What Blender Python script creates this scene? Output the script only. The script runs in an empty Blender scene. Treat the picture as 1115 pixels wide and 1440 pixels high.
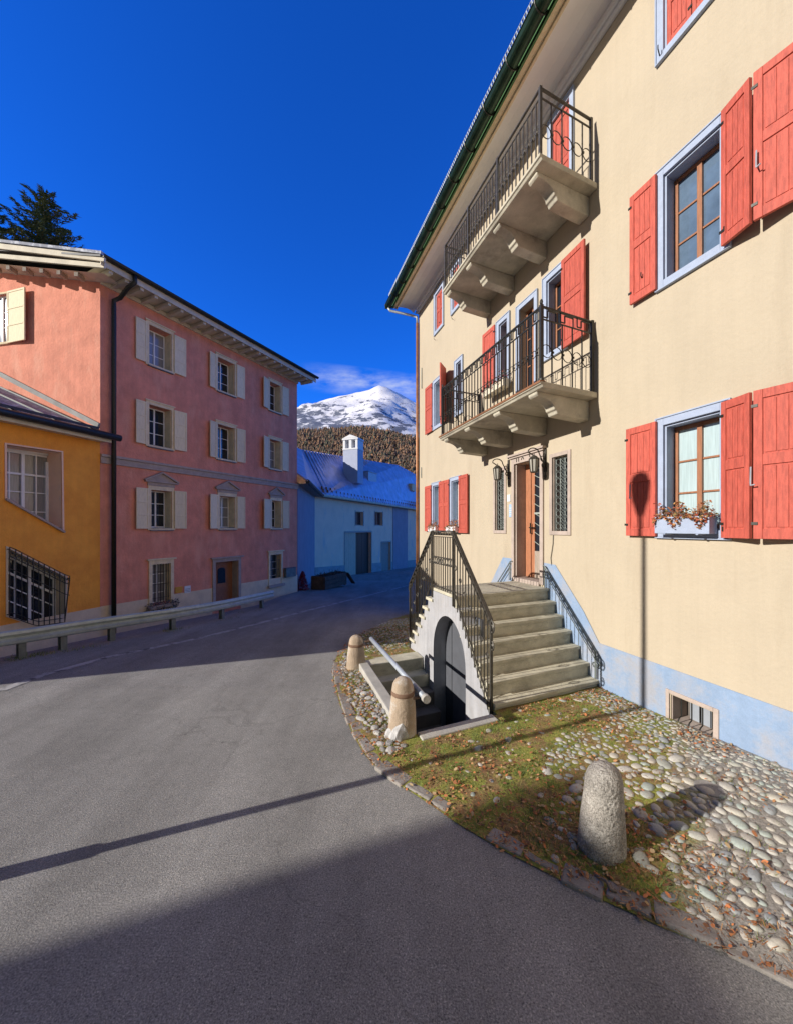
import bpy, bmesh, math, random
from mathutils import Vector, noise
from mathutils.geometry import tessellate_polygon
R = math.radians
random.seed(7)
scene = bpy.context.scene
COL = scene.collection
F, CX, HY, H = 540.0, 557.5, 742.0, 2.1      # focal length (px of the photo), centre, horizon row, eye height

# ------------------------------------------------------------------ materials
MATS = {}
def mat(name, col, rough=.8, metal=0, var=.0, vscale=3, bump=0, bscale=40, spec=.5, col2=None, stretch=None, detail=6, fac=(.35,.65), island=None, fine=None, emit=None, bdist=.01, stain=None, objvar=0, streak=0):
    m = bpy.data.materials.new(name); m.use_nodes = True
    nt = m.node_tree; N = nt.nodes; L = nt.links
    b = N['Principled BSDF']
    b.inputs['Roughness'].default_value = rough; b.inputs['Metallic'].default_value = metal
    b.inputs['Specular IOR Level'].default_value = spec
    tc = N.new('ShaderNodeTexCoord'); src = tc.outputs['Object']
    if stretch:
        mp = N.new('ShaderNodeMapping'); mp.inputs['Scale'].default_value = stretch
        L.new(src, mp.inputs[0]); src = mp.outputs[0]
    c1 = (*col, 1)
    cur = None
    if var or col2:
        n = N.new('ShaderNodeTexNoise'); n.inputs['Scale'].default_value = vscale; n.inputs['Detail'].default_value = detail; n.inputs['Roughness'].default_value = .65
        L.new(src, n.inputs['Vector'])
        mr = N.new('ShaderNodeMapRange'); mr.inputs[1].default_value = fac[0]; mr.inputs[2].default_value = fac[1]
        L.new(n.outputs['Fac'], mr.inputs[0])
        mx = N.new('ShaderNodeMix'); mx.data_type = 'RGBA'
        L.new(mr.outputs[0], mx.inputs[0])
        mx.inputs[6].default_value = tuple(x*(1-var) for x in col)+(1,) if not col2 else c1
        mx.inputs[7].default_value = tuple(min(1, x*(1+var)) for x in col)+(1,) if not col2 else (*col2, 1)
        cur = mx.outputs[2]
    if island:
        g = N.new('ShaderNodeNewGeometry'); cr = N.new('ShaderNodeValToRGB')
        cr.color_ramp.interpolation = 'CONSTANT' if len(island) > 2 else 'LINEAR'
        el = cr.color_ramp.elements
        for i, c in enumerate(island):
            p = i/len(island)
            e = el[i] if i < 2 else el.new(p)
            e.position = p; e.color = (*c, 1)
        L.new(g.outputs['Random Per Island'], cr.inputs[0])
        if cur:
            mm = N.new('ShaderNodeMix'); mm.data_type = 'RGBA'; mm.blend_type = 'MULTIPLY'; mm.inputs[0].default_value = 1
            L.new(cr.outputs[0], mm.inputs[6]); L.new(cur, mm.inputs[7]); cur = mm.outputs[2]
        else: cur = cr.outputs[0]
    if stain:   # (colour, scale, lo, hi, stretch)
        sc_, s_, lo, hi, st_ = stain
        mp = N.new('ShaderNodeMapping'); mp.inputs['Scale'].default_value = st_; L.new(tc.outputs['Object'], mp.inputs[0])
        n = N.new('ShaderNodeTexNoise'); n.inputs['Scale'].default_value = s_; n.inputs['Detail'].default_value = 8; n.inputs['Roughness'].default_value = .7
        L.new(mp.outputs[0], n.inputs['Vector'])
        mr = N.new('ShaderNodeMapRange'); mr.inputs[1].default_value = lo; mr.inputs[2].default_value = hi; L.new(n.outputs['Fac'], mr.inputs[0])
        mx = N.new('ShaderNodeMix'); mx.data_type = 'RGBA'; L.new(mr.outputs[0], mx.inputs[0])
        if cur: L.new(cur, mx.inputs[6])
        else: mx.inputs[6].default_value = c1
        mx.inputs[7].default_value = (*sc_, 1); cur = mx.outputs[2]
    if fine:    # (amount, scale)
        n = N.new('ShaderNodeTexNoise'); n.inputs['Scale'].default_value = fine[1]; n.inputs['Detail'].default_value = 3
        L.new(tc.outputs['Object'], n.inputs['Vector'])
        mr = N.new('ShaderNodeMapRange'); mr.inputs[1].default_value = .3; mr.inputs[2].default_value = .7; mr.inputs[3].default_value = 1-fine[0]; mr.inputs[4].default_value = 1+fine[0]
        L.new(n.outputs['Fac'], mr.inputs[0])
        vm = N.new('ShaderNodeVectorMath'); vm.operation = 'SCALE'
        if cur: L.new(cur, vm.inputs[0])
        else: vm.inputs[0].default_value = col
        L.new(mr.outputs[0], vm.inputs['Scale']); cur = vm.outputs[0]
    if streak:
        mp = N.new('ShaderNodeMapping'); mp.inputs['Scale'].default_value = (5, 5, .22); L.new(tc.outputs['Object'], mp.inputs[0])
        n = N.new('ShaderNodeTexNoise'); n.inputs['Scale'].default_value = 1.4; n.inputs['Detail'].default_value = 9; n.inputs['Roughness'].default_value = .75; L.new(mp.outputs[0], n.inputs['Vector'])
        mr = N.new('ShaderNodeMapRange'); mr.inputs[1].default_value = .35; mr.inputs[2].default_value = .68; mr.inputs[3].default_value = 1+streak*.4; mr.inputs[4].default_value = 1-streak; L.new(n.outputs['Fac'], mr.inputs[0])
        vm = N.new('ShaderNodeVectorMath'); vm.operation = 'SCALE'; L.new(cur, vm.inputs[0]); L.new(mr.outputs[0], vm.inputs['Scale']); cur = vm.outputs[0]
    if objvar:
        oi = N.new('ShaderNodeObjectInfo'); mr = N.new('ShaderNodeMapRange'); mr.inputs[3].default_value = 1-objvar; mr.inputs[4].default_value = 1+objvar; L.new(oi.outputs['Random'], mr.inputs[0])
        vm = N.new('ShaderNodeVectorMath'); vm.operation = 'SCALE'; L.new(cur, vm.inputs[0]); L.new(mr.outputs[0], vm.inputs['Scale']); cur = vm.outputs[0]
    if cur: L.new(cur, b.inputs['Base Color'])
    else: b.inputs['Base Color'].default_value = c1
    if bump:
        n = N.new('ShaderNodeTexNoise'); n.inputs['Scale'].default_value = bscale; n.inputs['Detail'].default_value = 5
        L.new(src, n.inputs['Vector'])
        bp = N.new('ShaderNodeBump'); bp.inputs['Strength'].default_value = bump; bp.inputs['Distance'].default_value = bdist
        L.new(n.outputs['Fac'], bp.inputs['Height']); L.new(bp.outputs[0], b.inputs['Normal'])
    MATS[name] = m
    return m

mat('yellow_plaster', (0.473,0.402,0.299), .92, var=.035, vscale=1.3, bump=.5, bscale=22, fine=(.03,120), stain=((.40,.33,.24), 1.0, .56, .84, (2.2,2.2,.35)), bdist=.012, streak=.045)
mat('blue_plaster', (.25,.345,.50), .92, streak=.06, var=.09, vscale=4, bump=.6, bscale=26, fine=(.05,90), stain=((.33,.345,.39), 2.0, .46, .62, (1,1,1)), bdist=.012)
mat('pink_plaster', (.73,.285,.195), .95, var=.13, vscale=2.2, bump=.7, bscale=18, streak=.09, fine=(.08,70), stain=((.80,.38,.27), 1.5, .5, .72, (1.5,1.5,.5)), bdist=.015)
mat('cream_plaster', (0.748,0.605,0.418), .93, var=.1, vscale=3, bump=.5, bscale=20, fine=(.05,80))
mat('orange_plaster', (.98,.38,.055), .95, streak=.07, var=.12, vscale=2, bump=.7, bscale=18, fine=(.07,70), bdist=.015)
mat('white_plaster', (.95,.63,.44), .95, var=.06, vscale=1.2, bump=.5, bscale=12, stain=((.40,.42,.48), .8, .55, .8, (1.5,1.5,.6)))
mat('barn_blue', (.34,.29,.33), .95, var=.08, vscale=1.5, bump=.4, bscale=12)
mat('barn_wash', (.42,.46,.58), .95, var=.06, vscale=1.5)
mat('grey_plaster', (.34,.34,.33), .95, var=.15, vscale=3, bump=.4, bscale=20)
mat('soffit_plaster', (.84,.83,.80), .9, var=.04, vscale=2, bump=.2, bscale=20)
mat('white_paint', (0.661,0.670,0.696), .6, var=.04, vscale=5)
mat('frame_blue', (0.348,0.409,0.539), .75, var=.07, vscale=9, bump=.25, bscale=60, fine=(.05,120))
mat('red_wood', objvar=.09, col=(0.479,0.091,0.061), rough=.72, var=.2, vscale=7, stretch=(6,6,1), bump=.35, bscale=12, fine=(.05,90), stain=((.28,.045,.035), 9, .54, .74, (6,6,.6)))
mat('brown_wood', (.30,.125,.06), .55, var=.2, vscale=6, stretch=(8,8,1), bump=.2, bscale=20)
mat('orange_wood', (.40,.165,.085), .5, var=.2, vscale=6, stretch=(8,8,1), bump=.2, bscale=20)
mat('grey_wood', (.33,.27,.22), .8, var=.25, vscale=6, stretch=(8,8,1), bump=.3, bscale=20)
mat('cream_wood', objvar=.08, col=(0.806,0.694,0.470), rough=.75, var=.08, vscale=6, stretch=(5,5,1), bump=.2, bscale=30)
mat('eave_wood', (.62,.56,.44), .75, var=.12, vscale=3, bump=.2, bscale=30)
mat('white_wood', (.80,.80,.78), .5, var=.03, vscale=6)
mat('stone_trim', (0.420,0.345,0.300), .9, var=.12, vscale=6, bump=.4, bscale=50, fine=(.1,150))
mat('stone_trim_pale', (0.770,0.638,0.418), .9, var=.12, vscale=5, bump=.4, bscale=50, fine=(.08,120))
mat('concrete', (0.489,0.451,0.357), .93, var=.16, vscale=3.5, bump=.5, bscale=40, fine=(.12,160), stain=((.27,.245,.20), 2.2, .52, .72, (1,1,1)))
mat('concrete_light', (.43,.41,.37), .93, var=.12, vscale=4, bump=.4, bscale=40, fine=(.1,160))
mat('step_stone', (0.532,0.494,0.380), .9, var=.15, vscale=5, bump=.5, bscale=45, fine=(.12,170), stain=((.34,.31,.23), 3.0, .50, .70, (1,1,2.2)))
mat('arch_plaster', (0.396,0.396,0.414), .94, streak=.22, var=.07, vscale=4, bump=.5, bscale=25, fine=(.06,120), stain=((.36,.34,.33), 2.5, .52, .75, (1,1,1)))
mat('cellar_door', (.085,.09,.105), .85, var=.12, vscale=4)
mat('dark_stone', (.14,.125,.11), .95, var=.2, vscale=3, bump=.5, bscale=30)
mat('black_metal', (.035,.035,.03), .45, metal=.4, var=.3, vscale=30)
mat('iron', (.085,.078,.066), .5, metal=.5, var=.3, vscale=20, fine=(.2,100))
mat('gutter_green', (.022,.05,.03), .35, metal=.6, var=.4, vscale=5)
mat('green_trim', (.06,.16,.05), .6)
mat('copper', (.33,.155,.075), .5, metal=.5, var=.25, vscale=5)
mat('galvanised', (.40,.44,.49), .5, metal=.25, var=.1, vscale=10)
mat('rail_steel', (0.432,0.480,0.432), .5, metal=.35, var=.12, vscale=6, fine=(.06,60), stain=((.25,.26,.22), 5, .55, .8, (1,1,1)))
mat('post_steel', (.16,.18,.17), .6, metal=.35, var=.2, vscale=6)
mat('roof_dark', (.045,.047,.055), .6, metal=.2, var=.3, vscale=4)
mat('roof_snow', (.17,.19,.26), .7, var=.2, vscale=5, stain=((.55,.58,.66), 5, .50, .62, (1,1,1)))
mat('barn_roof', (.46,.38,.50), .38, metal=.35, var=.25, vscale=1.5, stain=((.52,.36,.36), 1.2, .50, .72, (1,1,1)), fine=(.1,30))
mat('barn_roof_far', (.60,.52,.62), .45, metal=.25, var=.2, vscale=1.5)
mat('glass_dark', (.015,.02,.03), .04, spec=.9)
mat('glass_blue_reflect', (.10,.15,.22), .05, spec=1.0, var=.3, vscale=2)  # bluish reflection put into the pane's base colour
mat('curtain_glass', (.42,.53,.55), .08, spec=.8, var=.12, vscale=5, stretch=(12,12,.6))
mat('curtain_grey', (.26,.26,.25), .12, spec=.7, var=.2, vscale=8, stretch=(9,9,.5))
mat('frosted', (.30,.33,.37), .3, var=.08, vscale=5)
mat('bollard_stone', (0.396,0.306,0.221), .92, var=.14, vscale=5, bump=.7, bscale=45, fine=(.22,190), stain=((.52,.50,.46), 6, .52, .68, (1,1,1)))
mat('bollard_granite', (0.285,0.261,0.228), .92, var=.22, vscale=6, bump=1, bscale=45, bdist=.02, fine=(.5,130), stain=((.46,.43,.38), 9, .52, .66, (1,1,1)))
mat('rust_stain', (.19,.115,.075), .92, var=.2, vscale=8)
mat('rock', (.45,.44,.43), .95, var=.25, vscale=8, bump=.9, bscale=30, fine=(.2,120))
mat('leaf_rust', (.50,.17,.05), .8, island=[(.52,.18,.06),(.34,.12,.05),(.55,.28,.10),(.22,.17,.06),(.42,.10,.05)])
mat('leaf_dead', (.3,.12,.05), .9, island=[(.34,.13,.05),(.22,.10,.05),(.50,.25,.11),(.16,.08,.045),(.55,.19,.07),(.46,.32,.17)])
mat('needles', (.4,.18,.06), .9, island=[(.42,.19,.07),(.33,.13,.05),(.50,.27,.11),(.24,.12,.06)])
mat('grass_blade', (.1,.16,.03), .8, island=[(.13,.19,.03),(.20,.22,.04),(.08,.14,.03),(.26,.24,.07),(.10,.20,.05)])
mat('conifer', (.035,.06,.022), .85, island=[(.07,.11,.05),(.12,.15,.055),(.05,.09,.045),(.15,.16,.06),(.08,.12,.06)])
mat('larch', (.16,.08,.04), .95, island=[(.20,.12,.08),(.15,.10,.07),(.24,.14,.085),(.09,.085,.06),(.18,.125,.095),(.07,.08,.055),(.28,.15,.08)])
mat('bark', (.10,.075,.055), .95, var=.2, vscale=10)
mat('twig', (.18,.14,.11), .9)
mat('cobble', (1.36,1.36,1.32), .72, var=.16, vscale=14, bump=.3, bscale=60, fine=(.14,120), spec=.4,
    island=[(.41,.39,.35),(.33,.335,.30),(.43,.40,.34),(.29,.30,.285),(.36,.33,.29),(.33,.365,.33),(.46,.44,.40),(.26,.27,.275),(.38,.375,.33),(.40,.36,.31)])
mat('kerb_stone', (.27,.245,.22), .93, var=.2, vscale=5, bump=.6, bscale=35, fine=(.15,120))
mat('rubble', (.48,.47,.45), .93, var=.12, vscale=9, bump=.6, bscale=35, fine=(.15,120), island=[(.85,.82,.78),(.7,.7,.7),(1,.98,.94),(.6,.58,.55)])
mat('red_plastic', (.33,.035,.03), .5, var=.1)
mat('crate_brown', (.11,.07,.05), .9, var=.3, vscale=6)
mat('plaque_blue', (.35,.50,.75), .4)
mat('plaque_white', (.75,.76,.78), .5)
mat('sign_yellow', (.65,.32,.03), .5)
mat('text_dark', (.03,.035,.05), .6)
mat('lantern_glass', (.40,.38,.33), .2, spec=.8)
mat('mortar', (.30,.28,.26), .95, var=.15, vscale=5, bump=.6, bscale=40, fine=(.15,150))
mat('line_paint', (.46,.45,.43), .9, var=.1, vscale=3, stain=((.12,.12,.12), 6, .45, .62, (1,1,1)))
mat('gate_wood', (.62,.46,.32), .85, var=.15, vscale=4, stretch=(6,6,.6))
mat('purple_flower', (.35,.05,.12), .8, island=[(.4,.05,.10),(.28,.05,.1),(.12,.12,.05),(.45,.12,.10)])

def asphalt():
    m = bpy.data.materials.new('asphalt'); m.use_nodes = True; nt = m.node_tree; N = nt.nodes; L = nt.links; b = N['Principled BSDF']
    b.inputs['Roughness'].default_value = .9; b.inputs['Specular IOR Level'].default_value = .35
    tc = N.new('ShaderNodeTexCoord')
    def nz(scale, det=4, vec=None, rough=.6):
        n = N.new('ShaderNodeTexNoise'); n.inputs['Scale'].default_value = scale; n.inputs['Detail'].default_value = det; n.inputs['Roughness'].default_value = rough
        L.new(vec or tc.outputs['Object'], n.inputs['Vector']); return n.outputs['Fac']
    def mr(s, a, b_, c, d):
        n = N.new('ShaderNodeMapRange'); n.inputs[1].default_value = a; n.inputs[2].default_value = b_; n.inputs[3].default_value = c; n.inputs[4].default_value = d
        L.new(s, n.inputs[0]); return n.outputs[0]
    def mul(a, b_):
        n = N.new('ShaderNodeMath'); n.operation = 'MULTIPLY'; L.new(a, n.inputs[0]); L.new(b_, n.inputs[1]); return n.outputs[0]
    mp = N.new('ShaderNodeMapping'); mp.inputs['Rotation'].default_value = (0, 0, R(-18)); mp.inputs['Scale'].default_value = (1.3, .22, 1); L.new(tc.outputs['Object'], mp.inputs[0])
    big = mr(nz(.6, 5), .3, .7, .84, 1.16)
    streak = mr(nz(1.6, 6, mp.outputs[0]), .3, .7, .80, 1.18)
    mid = mr(nz(9, 5), .3, .7, .93, 1.07)
    grain = mr(nz(115, 4, None, .75), .32, .68, .38, 1.62)
    v = mul(mul(big, streak), mul(mid, grain))
    vr = N.new('ShaderNodeTexVoronoi'); vr.inputs['Scale'].default_value = 150; L.new(tc.outputs['Object'], vr.inputs['Vector'])
    cr = N.new('ShaderNodeValToRGB'); cr.color_ramp.interpolation = 'CONSTANT'
    cr.color_ramp.elements[0].color = (1, 1, 1, 1); cr.color_ramp.elements[1].position = .86; cr.color_ramp.elements[1].color = (1.35, 1.32, 1.27, 1)
    e = cr.color_ramp.elements.new(.95); e.color = (.68, .68, .7, 1)
    sp = N.new('ShaderNodeSeparateColor'); L.new(vr.outputs['Color'], sp.inputs[0]); L.new(sp.outputs[0], cr.inputs[0])
    # darker spots of gum and oil
    v2 = N.new('ShaderNodeTexVoronoi'); v2.inputs['Scale'].default_value = 2.0; L.new(tc.outputs['Object'], v2.inputs['Vector'])
    spot = mr(v2.outputs['Distance'], .022, .04, .6, 1)
    v = mul(v, spot)
    wv = N.new('ShaderNodeTexNoise'); wv.inputs['Scale'].default_value = 1.2; wv.inputs['Detail'].default_value = 5; L.new(tc.outputs['Object'], wv.inputs['Vector'])
    va = N.new('ShaderNodeVectorMath'); va.operation = 'MULTIPLY_ADD'; L.new(wv.outputs['Color'], va.inputs[0]); va.inputs[1].default_value = (1.1, 1.1, 0); L.new(tc.outputs['Object'], va.inputs[2])
    v4 = N.new('ShaderNodeTexVoronoi'); v4.feature = 'DISTANCE_TO_EDGE'; v4.inputs['Scale'].default_value = .33; L.new(va.outputs[0], v4.inputs['Vector'])
    ck = mr(v4.outputs['Distance'], .001, .0035, .86, 1)
    v = mul(v, ck)
    v5 = N.new('ShaderNodeTexVoronoi'); v5.distance = 'CHEBYCHEV'; v5.inputs['Scale'].default_value = .22; L.new(mp.outputs[0], v5.inputs['Vector'])
    s5 = N.new('ShaderNodeSeparateColor'); L.new(v5.outputs['Color'], s5.inputs[0])
    v = mul(v, mr(s5.outputs[0], 0, 1, .93, 1.07))
    vm = N.new('ShaderNodeVectorMath'); vm.operation = 'SCALE'; L.new(cr.outputs[0], vm.inputs[0]); L.new(v, vm.inputs['Scale'])
    v3 = N.new('ShaderNodeVectorMath'); v3.operation = 'MULTIPLY'; L.new(vm.outputs[0], v3.inputs[0]); v3.inputs[1].default_value = (.255, .247, .230)
    L.new(v3.outputs[0], b.inputs['Base Color'])
    bp = N.new('ShaderNodeBump'); bp.inputs['Strength'].default_value = .7; bp.inputs['Distance'].default_value = .006
    L.new(nz(140, 3), bp.inputs['Height']); L.new(bp.outputs[0], b.inputs['Normal'])
    MATS['asphalt'] = m
asphalt()

def soil():
    m = bpy.data.materials.new('mossy_soil'); m.use_nodes = True; nt = m.node_tree; N = nt.nodes; L = nt.links; b = N['Principled BSDF']
    b.inputs['Roughness'].default_value = .95
    tc = N.new('ShaderNodeTexCoord')
    def nz(scale, det=6):
        n = N.new('ShaderNodeTexNoise'); n.inputs['Scale'].default_value = scale; n.inputs['Detail'].default_value = det; n.inputs['Roughness'].default_value = .7
        L.new(tc.outputs['Object'], n.inputs['Vector']); return n.outputs['Fac']
    r1 = N.new('ShaderNodeValToRGB'); L.new(nz(4.5, 9), r1.inputs[0])
    e = r1.color_ramp.elements; e[0].position = .34; e[0].color = (.24, .13, .06, 1); e[1].position = .46; e[1].color = (.28, .20, .075, 1)
    for p, c in ((.53, (.27, .27, .05)), (.63, (.17, .20, .04)), (.74, (.24, .15, .07))):
        x = e.new(p); x.color = (*c, 1)
    r2 = N.new('ShaderNodeMapRange'); L.new(nz(60, 4), r2.inputs[0]); r2.inputs[1].default_value = .3; r2.inputs[2].default_value = .7; r2.inputs[3].default_value = .55; r2.inputs[4].default_value = 1.5
    vm = N.new('ShaderNodeVectorMath'); vm.operation = 'SCALE'; L.new(r1.outputs[0], vm.inputs[0]); L.new(r2.outputs[0], vm.inputs['Scale'])
    # bare gravelly mortar toward the cobbled end, by position on the ground
    sx = N.new('ShaderNodeSeparateXYZ'); L.new(tc.outputs['Object'], sx.inputs[0])
    ma = N.new('ShaderNodeMath'); ma.operation = 'MULTIPLY_ADD'; L.new(sx.outputs[1], ma.inputs[0]); ma.inputs[1].default_value = -.75; L.new(sx.outputs[0], ma.inputs[2])
    mb = N.new('ShaderNodeMath'); mb.operation = 'MULTIPLY_ADD'; L.new(nz(3, 5), mb.inputs[0]); mb.inputs[1].default_value = 1.2; L.new(ma.outputs[0], mb.inputs[2])
    mr = N.new('ShaderNodeMapRange'); mr.inputs[1].default_value = .45; mr.inputs[2].default_value = .8; L.new(mb.outputs[0], mr.inputs[0])
    mx = N.new('ShaderNodeMix'); mx.data_type = 'RGBA'; L.new(mr.outputs[0], mx.inputs[0]); L.new(vm.outputs[0], mx.inputs[6])
    g = N.new('ShaderNodeVectorMath'); g.operation = 'SCALE'; g.inputs[0].default_value = (.29, .265, .235); L.new(r2.outputs[0], g.inputs['Scale']); L.new(g.outputs[0], mx.inputs[7])
    L.new(mx.outputs[2], b.inputs['Base Color'])
    bp = N.new('ShaderNodeBump'); bp.inputs['Strength'].default_value = .9; bp.inputs['Distance'].default_value = .02
    L.new(nz(45, 6), bp.inputs['Height']); L.new(bp.outputs[0], b.inputs['Normal'])
    MATS['mossy_soil'] = m
soil()

def snow_mountain():
    m = bpy.data.materials.new('snowy_rock'); m.use_nodes = True; nt = m.node_tree; N = nt.nodes; L = nt.links; b = N['Principled BSDF']
    b.inputs['Roughness'].default_value = .9
    tc = N.new('ShaderNodeTexCoord')
    def nz(scale, det=8, st=(1,1,1)):
        mp = N.new('ShaderNodeMapping'); mp.inputs['Scale'].default_value = st; L.new(tc.outputs['Object'], mp.inputs[0])
        n = N.new('ShaderNodeTexNoise'); n.inputs['Scale'].default_value = scale; n.inputs['Detail'].default_value = det; n.inputs['Roughness'].default_value = .72
        L.new(mp.outputs[0], n.inputs['Vector']); return n.outputs['Fac']
    sx = N.new('ShaderNodeSeparateXYZ'); L.new(tc.outputs['Object'], sx.inputs[0])
    # rock shows more lower down and in patches
    alt = N.new('ShaderNodeMapRange'); alt.inputs[1].default_value = 450; alt.inputs[2].default_value = 1150; alt.inputs[3].default_value = .085; alt.inputs[4].default_value = -.10; L.new(sx.outputs[2], alt.inputs[0])
    a = N.new('ShaderNodeMath'); a.operation = 'ADD'; L.new(nz(.013, 12, (1, .5, 1.6)), a.inputs[0]); L.new(alt.outputs[0], a.inputs[1])
    lf_ = N.new('ShaderNodeMapRange'); lf_.inputs[1].default_value = -200; lf_.inputs[2].default_value = -620; lf_.inputs[3].default_value = 0; lf_.inputs[4].default_value = .075; L.new(sx.outputs[0], lf_.inputs[0])
    a2 = N.new('ShaderNodeMath'); a2.operation = 'ADD'; L.new(a.outputs[0], a2.inputs[0]); L.new(lf_.outputs[0], a2.inputs[1]); a = a2
    mr = N.new('ShaderNodeMapRange'); mr.inputs[1].default_value = .535; mr.inputs[2].default_value = .575; L.new(a.outputs[0], mr.inputs[0])
    mx = N.new('ShaderNodeMix'); mx.data_type = 'RGBA'; L.new(mr.outputs[0], mx.inputs[0])
    mx.inputs[6].default_value = (.80, .80, .86, 1); mx.inputs[7].default_value = (.13, .15, .21, 1)
    L.new(mx.outputs[2], b.inputs['Base Color'])
    bp = N.new('ShaderNodeBump'); bp.inputs['Strength'].default_value = .4; bp.inputs['Distance'].default_value = 12
    L.new(nz(.012, 10), bp.inputs['Height']); L.new(bp.outputs[0], b.inputs['Normal'])
    MATS['snowy_rock'] = m
snow_mountain()
mat('hill_forest_floor', (.10,.065,.045), .95, var=.3, vscale=.05)

# ------------------------------------------------------------------ object helpers
def tag(o, label=None, cat=None, group=None, kind=None):
    if label: o['label'] = label
    if cat: o['category'] = cat
    if group: o['group'] = group
    if kind: o['kind'] = kind
    return o
def thing(name, loc, label, cat, group=None):
    o = bpy.data.objects.new(name, None); COL.objects.link(o); o.location = loc
    o.empty_display_size = .2
    return tag(o, label, cat, group)
ORG = {}
def origin(o):
    v = Vector((0, 0, 0))
    while o: v += Vector(o.location); o = o.parent
    return v
class MB:
    def __init__(s): s.v = []; s.f = []
    def add(s, vs, fs):
        n = len(s.v); s.v += [tuple(p) for p in vs]; s.f += [tuple(i+n for i in f) for f in fs]; return s
    def quad(s, a, b, c, d): return s.add([a, b, c, d], [(0, 1, 2, 3)])
    def hexa(s, p):   # p: 4 bottom, 4 top
        return s.add(p, [(3, 2, 1, 0), (4, 5, 6, 7), (0, 1, 5, 4), (1, 2, 6, 5), (2, 3, 7, 6), (3, 0, 4, 7)])
    def box(s, fr, u0, u1, v0, v1, z0, z1):
        P = fr.P
        return s.hexa([P(u0, v0, z0), P(u1, v0, z0), P(u1, v1, z0), P(u0, v1, z0), P(u0, v0, z1), P(u1, v0, z1), P(u1, v1, z1), P(u0, v1, z1)])
    def prism(s, fr, poly, v0, v1):    # poly of (u, z)
        n = len(poly)
        vs = [fr.P(u, v0, z) for u, z in poly]+[fr.P(u, v1, z) for u, z in poly]
        fs = [tuple(range(n)), tuple(range(2*n-1, n-1, -1))]+[(i, (i+1) % n, n+(i+1) % n, n+i) for i in range(n)]
        return s.add(vs, fs)
    def vprism(s, fr, poly, u0, u1):   # poly of (v, z), extruded along u
        n = len(poly)
        vs = [fr.P(u0, v, z) for v, z in poly]+[fr.P(u1, v, z) for v, z in poly]
        fs = [tuple(range(n)), tuple(range(2*n-1, n-1, -1))]+[(i, (i+1) % n, n+(i+1) % n, n+i) for i in range(n)]
        return s.add(vs, fs)
    def tube(s, pts, r, n=8, cap=True, closed=False):
        pts = [Vector(p) for p in pts]; rings = []; m = len(pts)
        rr = r if isinstance(r, (list, tuple)) else [r]*m
        up = None
        for i, p in enumerate(pts):
            if closed: d = pts[(i+1) % m]-pts[i-1]
            else: d = pts[min(i+1, m-1)]-pts[max(i-1, 0)]
            d.normalize()
            if up is None: up = Vector((0, 0, 1)) if abs(d.z) < .9 else Vector((1, 0, 0))
            a = d.cross(up)
            if a.length < 1e-4: a = d.cross(Vector((0, 1, 0)))
            a.normalize(); b = a.cross(d).normalized(); up = b
            rings.append([p+(a*math.cos(2*math.pi*k/n)+b*math.sin(2*math.pi*k/n))*rr[i] for k in range(n)])
        vs = [q for g in rings for q in g]; fs = []
        for i in range(m if closed else m-1):
            for k in range(n):
                j = (i+1) % m
                fs.append((i*n+k, i*n+(k+1) % n, j*n+(k+1) % n, j*n+k))
        if cap and not closed: fs += [tuple(range(n-1, -1, -1)), tuple(range((m-1)*n, m*n))]
        return s.add(vs, fs)
    def sqbar(s, p, q, w, up=Vector((0, 0, 1)), h=None):
        p = Vector(p); q = Vector(q); d = (q-p).normalized()
        a = d.cross(up)
        if a.length < 1e-3: a = Vector((1, 0, 0))
        a.normalize(); b = a.cross(d).normalized(); h = h or w
        a *= w/2; b *= h/2
        return s.hexa([p-a-b, p+a-b, p+a+b, p-a+b, q-a-b, q+a-b, q+a+b, q-a+b])
    def ring(s, c, a, b, r, t, n=14, m=5):
        return s.tube([Vector(c)+a*(r*math.cos(2*math.pi*k/n))+b*(r*math.sin(2*math.pi*k/n)) for k in range(n)], t, m, closed=True)
    def lathe(s, c, prof, n=24, jit=0, lean=(0, 0)):
        vs = []; fs = []; m = len(prof)
        for i, (r, z) in enumerate(prof):
            for k in range(n):
                a = 2*math.pi*k/n
                rr = r*(1+jit*noise.noise(Vector((math.cos(a)*1.3, math.sin(a)*1.3, z*3+c[0]*7))))
                vs.append((c[0]+rr*math.cos(a)+lean[0]*z, c[1]+rr*math.sin(a)+lean[1]*z, c[2]+z))
        for i in range(m-1):
            for k in range(n): fs.append((i*n+k, i*n+(k+1) % n, (i+1)*n+(k+1) % n, (i+1)*n+k))
        fs += [tuple(range(n-1, -1, -1)), tuple(range((m-1)*n, m*n))]
        return s.add(vs, fs)
    def poly(s, pts, holes=()):        # planar 3-D polygon with holes
        loops = [[Vector(p) for p in pts]]+[[Vector(p) for p in h] for h in holes]
        fl = [p for l in loops for p in l]
        return s.add(fl, [t for t in tessellate_polygon(loops)])
    def split(s, name, m, parent=None, **k):      # every separate piece becomes an object of its own
        par = list(range(len(s.v)))
        def find(i):
            while par[i] != i: par[i] = par[par[i]]; i = par[i]
            return i
        for f in s.f:
            for j in f[1:]: par[find(j)] = find(f[0])
        gr = {}
        for f in s.f: gr.setdefault(find(f[0]), []).append(f)
        r = []
        for fs in gr.values():
            idx = sorted({i for f in fs for i in f}); mp = {i: n for n, i in enumerate(idx)}
            b = MB(); b.v = [s.v[i] for i in idx]; b.f = [tuple(mp[i] for i in f) for f in fs]; r.append(b.build(name, m, parent, **k))
        return r
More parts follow.
